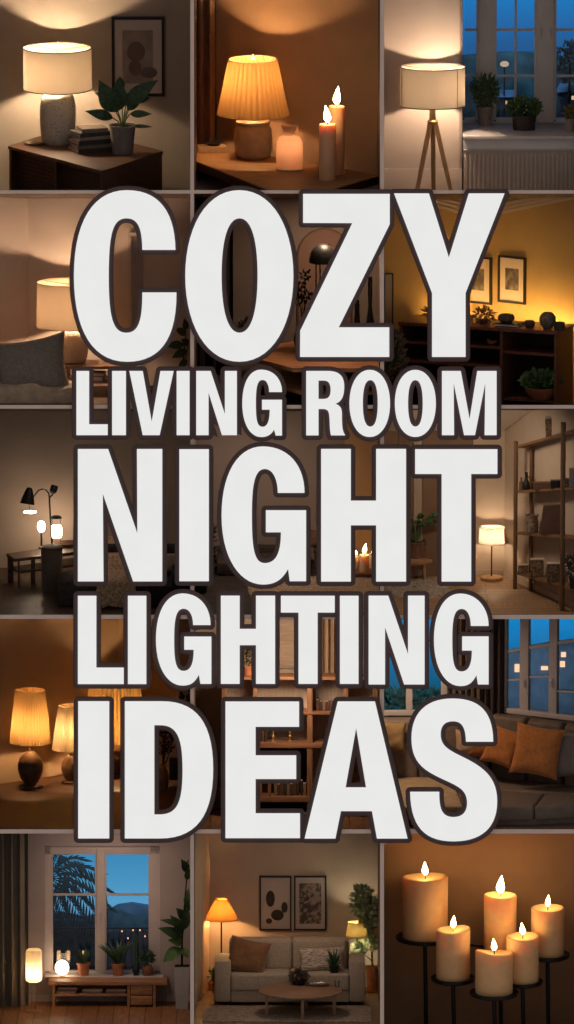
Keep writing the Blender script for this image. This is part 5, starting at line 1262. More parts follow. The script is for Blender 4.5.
# ---------------------------------------------------------------- wooden display cabinet and curtain
def cell_11():
    c = cell(3, 1, 7); W = 150
    wall = mat('tan_plaster', (.34, .255, .185, 1), .85, .05, 4, .03)
    c.wall('wall_back', [(150, W), (420, W)], wall); c.floor(plank_mat('chestnut_floor', (.26, .13, .065, 1), .3, .14, 1.2, R(90)))
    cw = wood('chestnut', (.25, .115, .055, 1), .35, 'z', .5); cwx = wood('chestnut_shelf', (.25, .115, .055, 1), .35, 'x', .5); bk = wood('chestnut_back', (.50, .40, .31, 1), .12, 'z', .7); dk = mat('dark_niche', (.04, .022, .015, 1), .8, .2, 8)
    y = 92; X = lambda px: c.W(px, 760, y).x; Z = lambda py: c.W(290, py, y).z
    x0, x1 = X(222), X(378)
    t = c.thing('display_cabinet', ((x0 + x1) / 2, y, 0), 'tall chestnut display cabinet with open shelves behind the letters E and A', 'cabinet')
    o = (x0 + x1) / 2
    top = Z(677)
    for a, b in ((222, 227), (253, 257), (307, 312.5), (344, 348), (373, 378)): c.part('upright', MB().box(X(a) - o, X(b) - o, 0, 34, 0, top, .3), cw, t)
    for py, th in ((677, 3), (712, 2.6), (743, 5), (797, 5), (813, 3)): c.part('shelf', MB().box(x0 - o, x1 - o, -1, 35, Z(py) - th, Z(py), .3), cwx, t)
    c.part('back_panel', MB().box(x0 - o, x1 - o, 34, 35.5, Z(746), top), bk, t)
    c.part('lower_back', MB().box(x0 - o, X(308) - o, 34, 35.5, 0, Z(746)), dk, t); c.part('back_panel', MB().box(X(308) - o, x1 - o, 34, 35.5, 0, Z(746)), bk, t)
    for a, b in ((257, 262), (268, 271)): c.part('door_stile', MB().box(X(a) - o, X(b) - o, 2, 5, Z(797), Z(775)), cw, t)
    # things on the shelves
    br = mat('aged_brass', (.42, .24, .09, 1), .35, .2, 12, metal=.6)
    for px, s, lab in ((273, 1, 'left aged brass candlestick on the chestnut shelf behind the letter E'), (290, .95, 'right aged brass candlestick on the chestnut shelf behind the letter E')):
        p = Vector((X(px), y + 12, Z(743)))
        q = c.thing('candlestick', p, lab, 'candlestick', 'brass candlesticks in the display cabinet')
        c.part('stick', MB().lathe([(0, 0), (3.6, 0), (3.4, 1), (1.2, 2), (1, 4), (2, 5.4), (1, 7), (1.4, 10), (.8, 12), (1, 15), (2.2, 16.4), (1.4, 17), (0, 17)], n=20), br, q)
        c.part('taper', MB().lathe([(0, 17), (.9, 17), (.8, 24), (0, 24.6)], n=12), PAPER, q)
    for px, py, h, lab in ((334, 743, 17, 'dark spiky figurine on the chestnut shelf right of the upright'), (331, 797, 14, 'dark pot on the lower chestnut shelf')):
        q = c.thing('figurine', (X(px), y + 12, Z(py)), lab, 'ornament')
        c.part('foot', MB().lathe([(0, 0), (4, 0), (4, 1.5), (1.4, 2.4), (0, 2.4)], n=20), BLACK, q); c.part('spikes', foliage(MB(), (0, 0, h * .6), (4, 3, h * .4), 40, 5, 1.8, int(px)), WICK, q)
    bc = [(.10, .05, .03), (.05, .03, .02), (.2, .12, .07), (.08, .04, .03)]
    for row, (py, xa, n_, nm) in enumerate(((712, 316, 7, 'upper chestnut shelf'), (797, 300.5, 3, 'bottom chestnut shelf'), (797, 274, 8, 'bottom chestnut shelf by the door stiles'), (743, 259, 3, 'middle chestnut shelf at its left end'))):
        x = X(xa); rnd = random.Random(row)
        for k in range(n_):
            w = rnd.uniform(2.2, 3.4); h = rnd.uniform(11, 16) if row else rnd.uniform(8, 12)
            q = c.thing('book', (x + w / 2, y + 18, Z(py)), f'{ORD[k]} upright dark book from the left on the {nm}', 'book', 'books in the display cabinet')
            c.part('cover', MB().box(-w / 2, -w / 2 + .4, -7, 7, 0, h).box(w / 2 - .4, w / 2, -7, 7, 0, h).box(-w / 2, w / 2, -7, -6.5, 0, h), mat(f'spine_{row}_{k}', bc[(k + row) % 4] + (1,), .7, .2, 20), q)
            c.part('page_block', MB().box(-w / 2 + .4, w / 2 - .4, -6.5, 6.6, .4, h - .4), PAPER, q); x += w + .3
    # curtain and blind, plant
    cu = mat('brown_linen_drape', (.32, .22, .14, 1), .9, .07, 8)
    curtain(c, 320, 352, 136, cu, 'brown linen curtain behind the display cabinet', folds=5, amp=3.4, z0=0, z1=230)
    curtain(c, 352, 384, 138, mat('umber_drape', (.20, .14, .10, 1), .9, .07, 8), 'darker umber curtain at the right of the brown linen one', folds=5, amp=3, z0=0, z1=230)
    c.one('roman_blind', MB().box(276, 303, W - 4, W - .5, c.W(290, 668, W).z, 240, .3), mat('ribbed_blind', (.30, .22, .16, 1), .8, .2, 10, .2, stretch=(.3, .3, 6)), (0, 0, 0), 'pleated tan roman blind on the wall above the cabinet', 'blind', clip=True)
    q = pot_plant(c, 248, 700, 0, 'leafy plant on top of the display cabinet behind the letter H', pot_profile(4, 5, 10), TERRA)
    q.matrix_world = c.at((X(248), y + 16, top))
    c.part('foliage', foliage(MB(), (0, 0, 24), (8, 5, 16), 170, 7, 3.4, 81), mat('olive_leaf', (.10, .085, .04, 1), .6, .4, 20), q)
    area('room_fill', (2.87, .18, 3.75), (R(66), 0, 0), .4, 20, (1, .74, .53))  # unseen fill added, aimed at the cabinet's back panels

# ---------------------------------------------------------------- corner sofa by the dusk windows
def cell_12():
    c = cell(3, 2, 14)
    wall = mat('brown_grey_plaster', (.28, .21, .17, 1), .85, .05, 4, .03); frm = mat('grey_window_paint', (.58, .54, .56, 1), .5, .05, 8)
    c.floor(mat('dim_carpet', (.1, .07, .05, 1), .9, .2, 20))
    K = (490, 165); B = (640, 92); W = 165
    # back wall with the left window; right wall with the big window
    zs = c.W(410, 714, W).z
    c.shell('wall_back', MB().box(340, 490, W, W + 4, -30, zs).box(446, 492, W, W + 4, zs, 330), wall)
    m = MB(); d = Vector((B[0] - K[0], B[1] - K[1])).normalized(); n = Vector((-d.y, d.x))
    zb = c.V(536, 715, K, B).z
    m.prism([K, B, (B[0] + n.x * 4, B[1] + n.y * 4), (K[0] + n.x * 4, K[1] + n.y * 4)], -30, zb)
    c.shell('wall_right', m, wall)
    # left window
    t = bpy.data.objects.new('window_2', None); COL.objects.link(t); t.matrix_world = c.at((0, 0, 0)); struct(t)
    X = lambda px: c.W(px, 680, W).x
    m = MB().box(340, 447, W - 3, W + 3, zs - 1, zs + 4, .4).box(X(406), X(412.5), W - 2.4, W + 3, zs, 330, .4).box(X(441), X(447), W - 2.4, W + 3, zs, 330, .4).box(340, X(441), W - 1.6, W + 2.4, c.W(400, 642, W).z - 1.4, c.W(400, 642, W).z + 1.4, .3)
    c.part('window_frame', m, frm, t, clip=True); c.part('pane', MB().box(340, 447, W + .4, W + 1, zs, 330), GLASS, t, clip=True)
    # right window, set in a frame of its own along the wall
    t = bpy.data.objects.new('window_3', None); COL.objects.link(t); t.matrix_world = c.at((K[0], K[1], 0), math.atan2(d.y, d.x)); struct(t)
    def u(px, py=680): p = c.V(px, py, K, B); return (Vector((p.x, p.y)) - Vector(K)).dot(d)
    def vz(px, py): return c.V(px, py, K, B).z
    UE = 170
    m = MB()
    for a, b in ((500, 507), (520.5, 529), (549.5, 557.5)): m.box(u(a), u(b), -2.5, 4, zb, 330, .5)
    m.box(-3, UE, -3, 4, zb - 1, zb + 4.5, .5)
    c.part('window_frame', m, frm, t, clip=True)
    m = MB()
    def rail(px0, py0, px1, py1, th):
        a, b = (u(px0, py0), vz(px0, py0)), (u(px1, py1), vz(px1, py1)); m.prismy([(a[0], a[1] - th), (b[0], b[1] - th), (b[0], b[1] + th), (a[0], a[1] + th)], -1, 3)
    rail(505, 652, 522, 649, 1.6); rail(528, 647.5, 551, 644, 1.8); rail(556, 643, 585, 639, 1.8)
    rail(505, 680, 522, 679, .9); rail(528, 677, 551, 676, .9); rail(556, 691, 585, 692, .9)
    c.part('muntin', m, frm, t, clip=True)
    for a, b in ((507, 521), (529, 550), (557.5, 610)): c.part('pane', MB().box(u(a), min(UE, u(b)) if b < 600 else UE, .6, 1.2, zb, 330), GLASS, t, clip=True)
    for px in (525.5, 553): q = u(px); z_ = vz(px, 683); c.part('window_handle', MB().box(q - 1, q + 1, -4, -2.5, z_ - 4, z_ + 5, .3).tube([(q, -4, z_ + 2), (q, -5.6, z_ + 2), (q, -5.6, z_ - 5)], .6, 6), frm, t)
    # outdoors
    yo = W + 130
    z0, z1 = c.W(480, 700, yo).z, c.W(480, 619, yo).z
    sk = sky_mat('blue_hour_sky', [(0, rgb(20, 84, 110)), (.5, rgb(28, 110, 160)), (1, rgb(14, 136, 205))], z0, z1, 1.0)
    c.shell('wall_sky', MB().box(330, 680, yo, yo + 1, -60, 380), sk)
    dusk(c, 540, W + 22, 118, .5, 8); dusk(c, 420, W + 22, 118, .4, 4)
    hm = mat('dusk_facade', (.16, .17, .19, 1), .8, .3, 5); lit = emit('lit_window_far', (1, .6, .36, 1), 1.3)
    y2 = yo - 14; g = 'houses outside the sofa window'
    for x0, x1, pt, w_, lab in ((498, 528, 650, [(514.5, 519.5, 664, 672)], 'dark house with one lit window behind the first panes'), (528, 553, 644, [(541, 548, 666, 670)], 'dark house with a wide lit window behind the middle panes'), (553, 612, 641, [(561, 566, 652, 657), (560, 565, 661, 667)], 'dark house with two lit windows behind the right panes')):
        a = c.W(x0, 720, y2); b = c.W(x1, pt, y2)
        h = c.thing('house', ((a.x + b.x) / 2, y2, 0), lab, 'house', g); w = (b.x - a.x) / 2
        c.part('house_walls', MB().box(-w, w, 0, 10, 0, b.z - 8), hm, h)
        c.part('roof', MB().hexa([(-w - 1, -2, b.z - 9), (w + 1, -2, b.z - 9), (w + 1, 11, b.z - 9), (-w - 1, 11, b.z - 9)], [(-w - 1, 4, b.z - 3), (w + 1, 4, b.z + 2), (w + 1, 6, b.z + 2), (-w - 1, 6, b.z - 3)]), hm, h)
        for (wa, wb, pa, pb) in w_:
            p = c.W(wa, pb, y2); q = c.W(wb, pa, y2); c.part('lit_window', MB().box(p.x - (a.x + b.x) / 2, q.x - (a.x + b.x) / 2, -.6, 0, p.z, q.z), lit, h)
    p = c.W(415, 690, y2); c.one('hedge', foliage(MB(), (0, 0, 0), (60, 6, 20), 700, 9, 5, 90), mat('night_hedge', (.05, .14, .10, 1), .8, .4, 12), (p.x, y2 - 14, p.z - 16), 'dark hedge below the dusk sky in the left window', 'hedge', clip=True)
    # curtains, valance
    cu = mat('taupe_drape', (.17, .125, .10, 1), .9, .07, 8)
    curtain(c, X(447), 487, W - 8, cu, 'taupe curtain between the two dusk windows', folds=6, amp=3, z0=10, z1=300)
    q = c.V(503, 680, K, B); curtain(c, 488, q.x + 1, 150, mat('dark_drape', (.06, .045, .04, 1), .9, .07, 8), 'dark narrow curtain at the left of the big window', folds=3, amp=2.6, z0=10, z1=300)
    zc = c.W(450, 627, W - 20).z
    c.shell('ceiling', MB().hexa([(340, W + 10, zc), (560, W + 10, zc + 2), (620, 20, zc + 60), (340, 20, zc + 60)], [(340, W + 10, zc + 3), (560, W + 10, zc + 5), (620, 20, zc + 63), (340, 20, zc + 63)]), mat('warm_ceiling', (.4, .28, .18, 1), .8, .05, 4))
    # sofa
    sf = mat('taupe_leather', (.195, .150, .128, 1), .55, .12, 10, .12, bscale=40)
    z = 20; t = c.thing('corner_sofa', (480, 70, 0), 'large taupe corner sofa under the two dusk windows', 'sofa')
    def Lp(px, py, zz): p = c.F(px, py, zz); return (p.x - 480, p.y - 70)
    sand = mat('lit_taupe_weave', (.40, .30, .20, 1), .85, .15, 14, .12)  # same taupe sofa; strong light from the left put into this paler colour
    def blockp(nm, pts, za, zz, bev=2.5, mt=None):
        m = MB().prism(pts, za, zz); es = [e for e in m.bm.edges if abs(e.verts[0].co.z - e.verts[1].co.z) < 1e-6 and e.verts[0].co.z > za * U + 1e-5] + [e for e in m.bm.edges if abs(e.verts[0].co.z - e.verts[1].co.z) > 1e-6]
        bmesh.ops.bevel(m.bm, geom=es, offset=bev * U, segments=3, affect='EDGES', profile=.6); return c.part(nm, m, mt or sf, t, 'lit-coloured taupe ' + nm.replace('_', ' ') if mt else None, clip=True)
    fy = -58
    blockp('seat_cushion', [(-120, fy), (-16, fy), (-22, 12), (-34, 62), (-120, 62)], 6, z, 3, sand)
    blockp('seat_cushion', [(-15, fy), (4, fy), (12, 10), (10, 62), (-33, 62), (-21, 12)], 6, z, 3)
    blockp('seat_cushion', [(5, fy), (54, fy + 2), (66, -4), (14, 10)], 6, z, 3)
    blockp('seat_cushion', [(13, 11), (66, -3), (128, 6), (128, 17), (11, 62)], 6, z, 3)
    blockp('seat_cushion', [(55, fy + 2), (128, fy + 18), (128, 5), (67, -4)], 6, z - .6, 3)
    c.part('sofa_base', MB().prism([(-118, fy + 2), (53, fy + 4), (128, fy + 20), (128, 28), (14, 80), (-118, 62)], 0, 6), sf, t, clip=True)
    zb2 = c.W(430, 718, 142).z
    for a, b in ((-120, -60), (-59, -16), (-15, 12)): blockp('back_cushion', [(a, 63), (b, 63), (b, 79), (a, 79)], 8, zb2, 4)
    for k in range(3):
        a = Vector((13 + k * 37, 72 - k * 17.5)); b = a + d * 39; nn = n * 15
        blockp('back_cushion', [tuple(a - nn * .0), tuple(b), tuple(b + nn), tuple(a + nn)], 8, zb2 + 3 - k, 4)
    # cushions
    def cus(px, py, yy, w, h, m, lab, rx=-16, ry=0, rz=0, th=15, grp=None):
        p = c.W(px, py, yy); M = Matrix.Rotation(R(rz), 4, 'Z') @ Matrix.Rotation(R(rx), 4, 'X') @ Matrix.Rotation(R(ry), 4, 'Y')
        return c.one('cushion', MB().cushion(w, h, th, M, 14, .09), m, p, lab, 'cushion', grp)
    org = mat('rust_velvet', (.46, .17, .045, 1), .85, .15, 30, .1, sheen=.3); org2 = mat('dark_rust_velvet', (.24, .09, .03, 1), .85, .15, 30, .1, sheen=.2); bei = mat('beige_cushion', (.4, .28, .18, 1), .9, .1, 30); gry = mat('grey_cushion', (.24, .2, .18, 1), .9, .12, 30)
    g = 'cushions leaning along the corner sofa'
    cus(537, 751, 82, 50, 52, org, 'biggest rust orange cushion, frontmost on the corner sofa', ry=6, rz=-14, grp=g)
    cus(503, 747, 104, 40, 40, org, 'rust orange cushion just left of the biggest one', ry=12, rz=-20, grp=g)
    cus(480, 744, 116, 30, 30, org2, 'dark rust cushion partly behind the letter S', ry=4, rz=-10, grp=g)
    cus(467, 742, 118, 24, 26, bei, 'small pale cushion at the corner of the sofa', grp=g)
    cus(573, 754, 84, 46, 48, gry, 'grey cushion at the right edge of the corner sofa', ry=-8, rz=-24, grp=g)
    cus(391, 737, 122, 30, 32, mat('olive_cushion', (.26, .17, .08, 1), .9, .12, 30), 'olive brown cushion at the left end of the corner sofa', ry=3, grp=g)
    area('reading_lamp', (3.95, .45, 3.9), (R(22), R(8), 0), .2, 17, (1, .68, .42))
# ---------------------------------------------------------------- bench window with pots
def cell_13():
    c = cell(4, 0, 9); W = 132
    wall = mat('rose_grey_plaster', (.42, .34, .31, 1), .85, .05, 4, .03); frm = mat('ivory_window_paint', (.56, .47, .43, 1), .5, .05, 8)
    c.floor(plank_mat('orange_oak_floor', (.34, .15, .06, 1), .3, .16, 1.6, R(90)))
    yw = W + 12
    X = lambda px, y=yw: c.W(px, 900, y).x
    Z = lambda py, y=yw: c.W(96, py, y).z
    xa, xb = X(44.5, W), X(160, W); zs, zt = Z(977, W), Z(846, W)
    m = MB().box(-60, xa, W, W + 14, -30, 330).box(xb, 260, W, W + 14, -30, 330).box(xa, xb, W, W + 14, -30, zs).box(xa, xb, W, W + 14, zt, 330)
    c.shell('wall_back', m, wall)
    c.shell('baseboard_back', MB().box(-60, 45, W - 1.4, W - .1, 0, 7).box(165, 260, W - 1.4, W - .1, 0, 7), frm)
    t = bpy.data.objects.new('window_4', None); COL.objects.link(t); t.matrix_world = c.at((0, 0, 0)); struct(t)
    z0, z1 = Z(970), Z(854)
    m = MB().box(xa - .5, X(51), yw - 3, yw + 3, zs, zt, .5).box(X(150), xb + .5, yw - 3, yw + 3, zs, zt, .5).box(xa, xb, yw - 3, yw + 3, Z(854), zt, .5).box(xa, xb, yw - 3, yw + 3, zs, z0, .5).box(X(96.8), X(105), yw - 4, yw + 3, zs, zt, .5)
    c.part('window_frame', m, frm, t, clip=True)
    m = MB()
    for a, b in ((51, 53), (95, 97), (104.5, 106.5), (148.5, 150.5)): m.box(X(a), X(b), yw - 1.6, yw + 2.4, z0, z1, .3)
    m.box(X(53), X(96), yw - 1.6, yw + 2.4, Z(895.5), Z(893.5), .3).box(X(106), X(149), yw - 1.6, yw + 2.4, Z(895.5), Z(893.5), .3)
    c.part('sash', m, frm, t, clip=True)
    for a, b in ((52, 97), (105, 150)): c.part('pane', MB().box(X(a), X(b), yw + .2, yw + .8, z0, z1), GLASS, t)
    c.part('window_handle', MB().box(X(101) - 1, X(101) + 1, yw - 5.4, yw - 4, Z(918), Z(908), .3).tube([(X(101), yw - 5.4, Z(911)), (X(101), yw - 7.4, Z(911)), (X(101), yw - 7.4, Z(921))], .6, 6), frm, t)
    # outdoors: sky, mountains, palm, balcony rail, town lights
    yo = W + 150; ZO = lambda py: c.W(96, py, yo).z
    sk = sky_mat('evening_sky', [(0, rgb(70, 120, 165)), (.35, rgb(92, 165, 208)), (.62, rgb(75, 155, 200)), (1, rgb(58, 140, 190))], ZO(930), ZO(850), 1.0)
    c.shell('wall_sky', MB().box(-40, 240, yo, yo + 1, -60, 330), sk)
    dusk(c, 70, W + 30, 168, .5, 6, (.5, .75, 1)); dusk(c, 130, W + 30, 168, .5, 6, (.5, .75, 1))
    def ridge(y, pts, m, lab):
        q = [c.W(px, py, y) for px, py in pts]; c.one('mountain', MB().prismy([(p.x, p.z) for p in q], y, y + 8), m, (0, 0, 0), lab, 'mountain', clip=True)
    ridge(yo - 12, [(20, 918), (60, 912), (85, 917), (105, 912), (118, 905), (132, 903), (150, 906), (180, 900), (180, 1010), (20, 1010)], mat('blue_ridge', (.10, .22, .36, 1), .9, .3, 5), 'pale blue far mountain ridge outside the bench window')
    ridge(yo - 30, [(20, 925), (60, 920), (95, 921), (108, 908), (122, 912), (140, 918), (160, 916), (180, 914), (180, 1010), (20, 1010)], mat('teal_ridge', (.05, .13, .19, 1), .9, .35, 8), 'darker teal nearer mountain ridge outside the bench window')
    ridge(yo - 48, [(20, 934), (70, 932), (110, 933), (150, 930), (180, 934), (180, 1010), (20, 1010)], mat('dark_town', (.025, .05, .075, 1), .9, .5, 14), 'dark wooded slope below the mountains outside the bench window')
    glow = emit('town_glow', (1, .45, .25, 1), 1.6)
    for k, (px, py) in enumerate(((122, 931), (133, 930), (140, 930), (128, 938), (137, 943), (145, 936), (118, 946))):
        p = c.W(px, py, yo - 52); q = c.thing('town_house', (p.x, yo - 52, 0), f'{ORD[k]} of the tiny lit houses outside the right casement', 'house', 'tiny lit houses outside the right casement')
        c.part('house_walls', MB().box(-2.6, 2.6, -1, 3.8, 0, p.z + 2), mat(f'town_wall_{k}', (.04, .04, .06, 1), .8, .2, 8), q); c.part('lit_window', MB().box(-.7, .7, -1.4, -1, p.z - .8, p.z + .7), glow, q)
    # palm at left
    yp = yo - 66; p0 = c.W(50, 878, yp); t = c.thing('palm_tree', (p0.x, yp, 0), 'black silhouetted palm tree outside the left casement', 'palm')
    pm = mat('night_palm', (.012, .022, .026, 1), .8, .3, 14)
    c.part('trunk', MB().tube([(0, 0, 0), (2, 0, p0.z * .5), (0, 0, p0.z)], [4, 3, 3.4], 10), pm, t)
    for k, (ang, L) in enumerate(((78, 58), (58, 62), (40, 62), (20, 60), (2, 58), (-16, 52), (-36, 52), (100, 56), (125, 50), (-60, 40))):
        m = MB(); a = R(ang); pts = []
        for s in range(9):
            q = s / 8; pts.append((L * q * math.cos(a), -3 * q * math.sin(k * 2.1), p0.z + L * (q * math.sin(a) - .55 * q * q)))
        m.tube(pts, [.8 - .07 * s for s in range(9)], 6)
        for s in range(2, 17):
            q = s / 16; i = min(7, int(q * 8)); f = q * 8 - i; b0 = Vector(pts[i]).lerp(Vector(pts[i + 1]), f); tn = (Vector(pts[i + 1]) - Vector(pts[i])).normalized()
            nn = Vector((-tn.z, 0, tn.x))
            for sg in (-1, 1): m.leaf(b0, b0 + tn * 10 + nn * sg * 9 + Vector((0, 0, -6)), 2.2, .05, (0, -1, .2), n=3)
        c.part('frond', m, pm, t)
    yr = W + 34; t = c.thing('balcony_railing', (96, yr, 0), 'thin black balcony railing outside the bench window', 'railing')
    zr = c.W(96, 928, yr).z
    c.part('rail', MB().box(-60, 66, -1, 1, zr - .8, zr + .8), BLACK, t); c.part('rail', MB().box(-60, 66, -.6, .6, 14, 15), BLACK, t)
    for k in range(21): c.part('baluster', MB().tube([(-58 + k * 6, 0, 15), (-58 + k * 6, 0, zr)], .4, 6), BLACK, t)
    for k, px in enumerate((59, 68, 84)):
        p = c.W(px, 957, W + 44); q = c.thing('facade_lantern', (p.x, W + 44, p.z - 3), f'{ORD[k]} amber lantern glowing outside the left casement', 'lantern', 'amber lanterns outside the left casement')
        c.part('lantern_glass', MB().lathe([(0, 0), (1.6, 0), (2.2, 2), (2.2, 8), (1.4, 10), (0, 10.4)], n=14), emit(f'lantern_amber_{k}', (1, .5, .2, 1), .9), q); c.part('lantern_cap', MB().lathe([(0, 10), (2.6, 10), (1, 12), (0, 12.4)], n=14).lathe([(0, -1), (2.6, -1), (2.6, 0), (0, 0)], n=14).box(-.6, .6, 1, 4, -26, 10), BLACK, q)
    # sill bench
    bw = wood('orange_pine', (.36, .17, .075, 1), .3, 'x'); bd = wood('orange_pine_dark', (.15, .065, .03, 1), .3, 'x')
    fy = c.F(100, 1007, 0).y; zt_ = c.F(0, 0, 0).z; zb = c.W(100, 981.5, fy).z
    t = c.thing('window_bench', (105, fy, 0), 'low orange pine bench with open shelf and drawers under the window', 'bench')
    x0, x1 = -60, 60.5
    c.part('top_board', MB().box(x0, x1, -2, W - fy - .3, zb - 3.6, zb, .4), bw, t)
    c.part('shelf', MB().box(x0 + 6, 22, 0, 20, zb * .42, zb * .42 + 2.4, .3), bw, t)
    for a in (x0 + 4, 20, 46): c.part('leg', MB().box(a, a + 3, 0, 20, 0, zb - 3.6, .3), bw, t)
    c.part('back_panel', MB().box(x0 + 6, 46, 19, 20.5, zb * .42, zb - 3.6), bd, t)
    for k in range(2):
        za = 2 + k * (zb - 5) / 2; dr = c.part('drawer', MB().box(23.6, 45.4, -.6, 16, za, za + (zb - 7) / 2, .4), bw, t); c.part('knob', MB().ball((34.5, -1.6, za + (zb - 7) / 4), 1, 2), BRASS, dr)
    sill = c.one('window_sill', MB().box(xa, xb + 4, W - 14, yw - 3, 0, 1.6, .4), frm, (0, 0, zb), 'pale window sill lying on the pine bench', 'sill')
    bc = [(.36, .25, .17), (.1, .06, .05), (.3, .2, .14), (.14, .1, .09), (.4, .3, .22), (.2, .1, .08)]
    n = 0
    for gx, cnt, pl in ((-42, 3, 'left'), (-16, 2, 'middle'), (8, 2, 'right')):
        z = zb * .42 + 2.4
        for k in range(cnt):
            h = 2.1; q = c.thing('book', (105 + gx + k * .8, fy + 9, z), f'{["lowest", "middle" if cnt == 3 else "upper", "upper"][k]} book of the {pl} pile on the pine bench shelf', 'book', 'books in the pine bench')
            c.part('cover', MB().box(-10, 10, -6, 6, 0, .4).box(-10, 10, -6, 6, h - .4, h).box(-10, 10, -6, -5.6, .4, h - .4), mat(f'bench_book_{n}', bc[n % 6] + (1,), .7, .15, 20), q); c.part('page_block', MB().box(-9.6, 9.6, -5.6, 5.6, .4, h - .4), PAPER, q); z += h; n += 1
    # pots on the sill
    zp = zb + 1.6; ty = W - 6
    def plant(px, h, label, prof, pmx): 
        x = c.W(px, 974, ty).x; q = c.thing('potted_plant', (x, ty, zp), label, 'plant', 'pots on the window sill'); c.part('pot', MB().lathe(prof, n=32), pmx, q)
        rt = max(a for a, b in prof); zz = max(b for a, b in prof); c.part('soil', MB().lathe([(0, zz - 1), (rt * .8, zz - 1.4), (rt * .7, zz - 3), (0, zz - 3)], n=20), SOIL, q); return q
    q = plant(83.5, 0, 'terracotta pot with a few upright leaves in front of the left casement', pot_profile(5.2, 6.4, 13), TERRA)
    for k in range(9): a = k * .75; c.part('leaf', MB().leaf((0, 0, 12), (7 * math.cos(a), 3 * math.sin(a), 22 + (k * 5) % 9), 3, .1), LEAF, q)
    q = plant(118, 0, 'terracotta pot with a big spiky yucca in the middle of the sill', pot_profile(5, 6.2, 12.5), TERRA)
    for k in range(26):
        a = k * 2.4; r = 12 + (k * 7) % 11; hh = 42 - r * .9 + (k * 3) % 6
        c.part('leaf', MB().leaf((0, 0, 12), (r * math.cos(a), r * .5 * math.sin(a), 12 + hh * .75), 2.6, .16, (0, -1, .6), n=6), LEAF, q)
    q = plant(147.5, 0, 'round bronze pot with a bushy plant beside the tall cactus', [(0, 0), (3.6, 0), (5.6, 3.4), (5.8, 7), (4.4, 10.6), (3.8, 11), (0, 9)], mat('bronze_pot', (.2, .09, .05, 1), .6, .2, 12))
    c.part('foliage', foliage(MB(), (0, 0, 17), (6, 4, 7), 110, 5, 2, 101), LEAF, q)
    q = plant(136, 0, 'tall thin dark cactus stalk between the yucca and the bronze pot', pot_profile(2.6, 3.2, 6), BLACK)
    c.part('stalk', MB().lathe([(0, 4), (1.6, 4), (1.8, 20), (1.6, 40), (1, 43), (0, 44)], n=14, pleat=(7, .12)), LEAF, q)
    # lamps
    opal = emit('opal_globe_glow', (1, .76, .5, 1), 7)
    x = c.W(62, 970, ty - 4).x; q = c.thing('globe_lamp', (x, ty - 4, zp), 'round white glowing globe lamp on the window sill', 'lamp')
    c.part('base_ring', MB().lathe([(0, 0), (3, 0), (3.4, 1), (2.4, 1.6), (0, 1.6)], n=24), BRASS, q); c.part('opal_globe', MB().ball((0, 0, 8.6), (7.1, 7.1, 7.8), 4), opal, q)
    p = c.F(34, 1011.5, 0); Zl = lambda py: c.W(34, py, p.y).z
    q = c.thing('floor_lamp', p, 'glowing paper cylinder lamp on a thin stand beside the curtain', 'lamp')
    c.part('base', MB().lathe([(0, 0), (9, 0), (9, .8), (8, 1), (0, 1)], n=36), BRASS, q)
    for s in (-2.4, 2.4): c.part('leg', MB().tube([(s, 0, .6), (s, 0, Zl(981))], .4, 6), BRASS, q)
    za, zc = Zl(982), Zl(948.5); r = 8.2
    pr = [(0, za), (r * .7, za + .3), (r * .95, za + 1.8), (r, za + 4), (r, zc - 4), (r * .95, zc - 1.8), (r * .7, zc - .3), (0, zc)]
    c.part('paper_shade', MB().lathe(pr, n=40), shade_mat('rice_paper', (.95, .8, .58, 1), .3, 30), q)
    c.part('bulb', MB().lathe([(0, za + 2), (4.6, za + 2.6), (5.6, za + 8), (5.4, za + 14), (3.6, za + 17), (0, za + 18)], n=24), bulb_mat(3.2, (1, .72, .42, 1)), q)
    # curtain, big plant
    curtain(c, -14, 25, 96, mat('olive_drape', (.20, .16, .12, 1), .9, .07, 8), 'long olive brown curtain at the left of the bench window', folds=4, amp=4, z0=1, z1=260)
    p = c.F(182, 1008, 0); q = c.thing('potted_plant', p, 'tall rubber plant in a white square planter at the right of the window', 'plant')
    wp = mat('white_planter', (.5, .45, .43, 1), .5, .05, 10)
    c.part('pot', MB().hexa([(-6, -6, 0), (6, -6, 0), (6, 6, 0), (-6, 6, 0)], [(-8, -8, 43), (8, -8, 43), (8, 8, 43), (-8, 8, 43)]), wp, q)
    c.part('soil', MB().box(-7.2, 7.2, -7.2, 7.2, 42.6, 43.4), SOIL, q)
    def qv(px, py, dy=0): v = c.W(px, py, p.y + dy); return (v.x - p.x, dy, v.z)
    c.part('trunk', MB().tube([(0, 0, 43), qv(182, 940), qv(185, 900), qv(188, 860)], [1.2, 1, .8, .5], 8), WICK, q)
    for i, (a, b, w) in enumerate((((181, 948), (163, 962), 11), ((182, 938), (158, 928), 9), ((183, 934), (170, 915), 9), ((183, 944), (168, 940), 8), ((184, 930), (187, 905), 8), ((185, 920), (176, 908), 8), ((186, 906), (188.5, 888), 6), ((187, 872), (181, 859), 7), ((187, 880), (188.5, 866), 6), ((182, 948), (188, 958), 7), ((186, 912), (188.5, 900), 6), ((183, 926), (160, 920), 6))):
        lf = c.part('leaf', MB().leaf(qv(*a), qv(*b, -5), w * 1.25, .1, (.2, -1, .5), n=8), LEAF if i % 3 else mat(f'bright_leaf_{i}', (.09, .17, .05, 1), .4, .25, 20), q)

    area('room_fill', (1.1, .45, 1.84), (R(20), 0, 0), .35, 6, (1, .72, .55))  # added front fill standing in for ambient room light

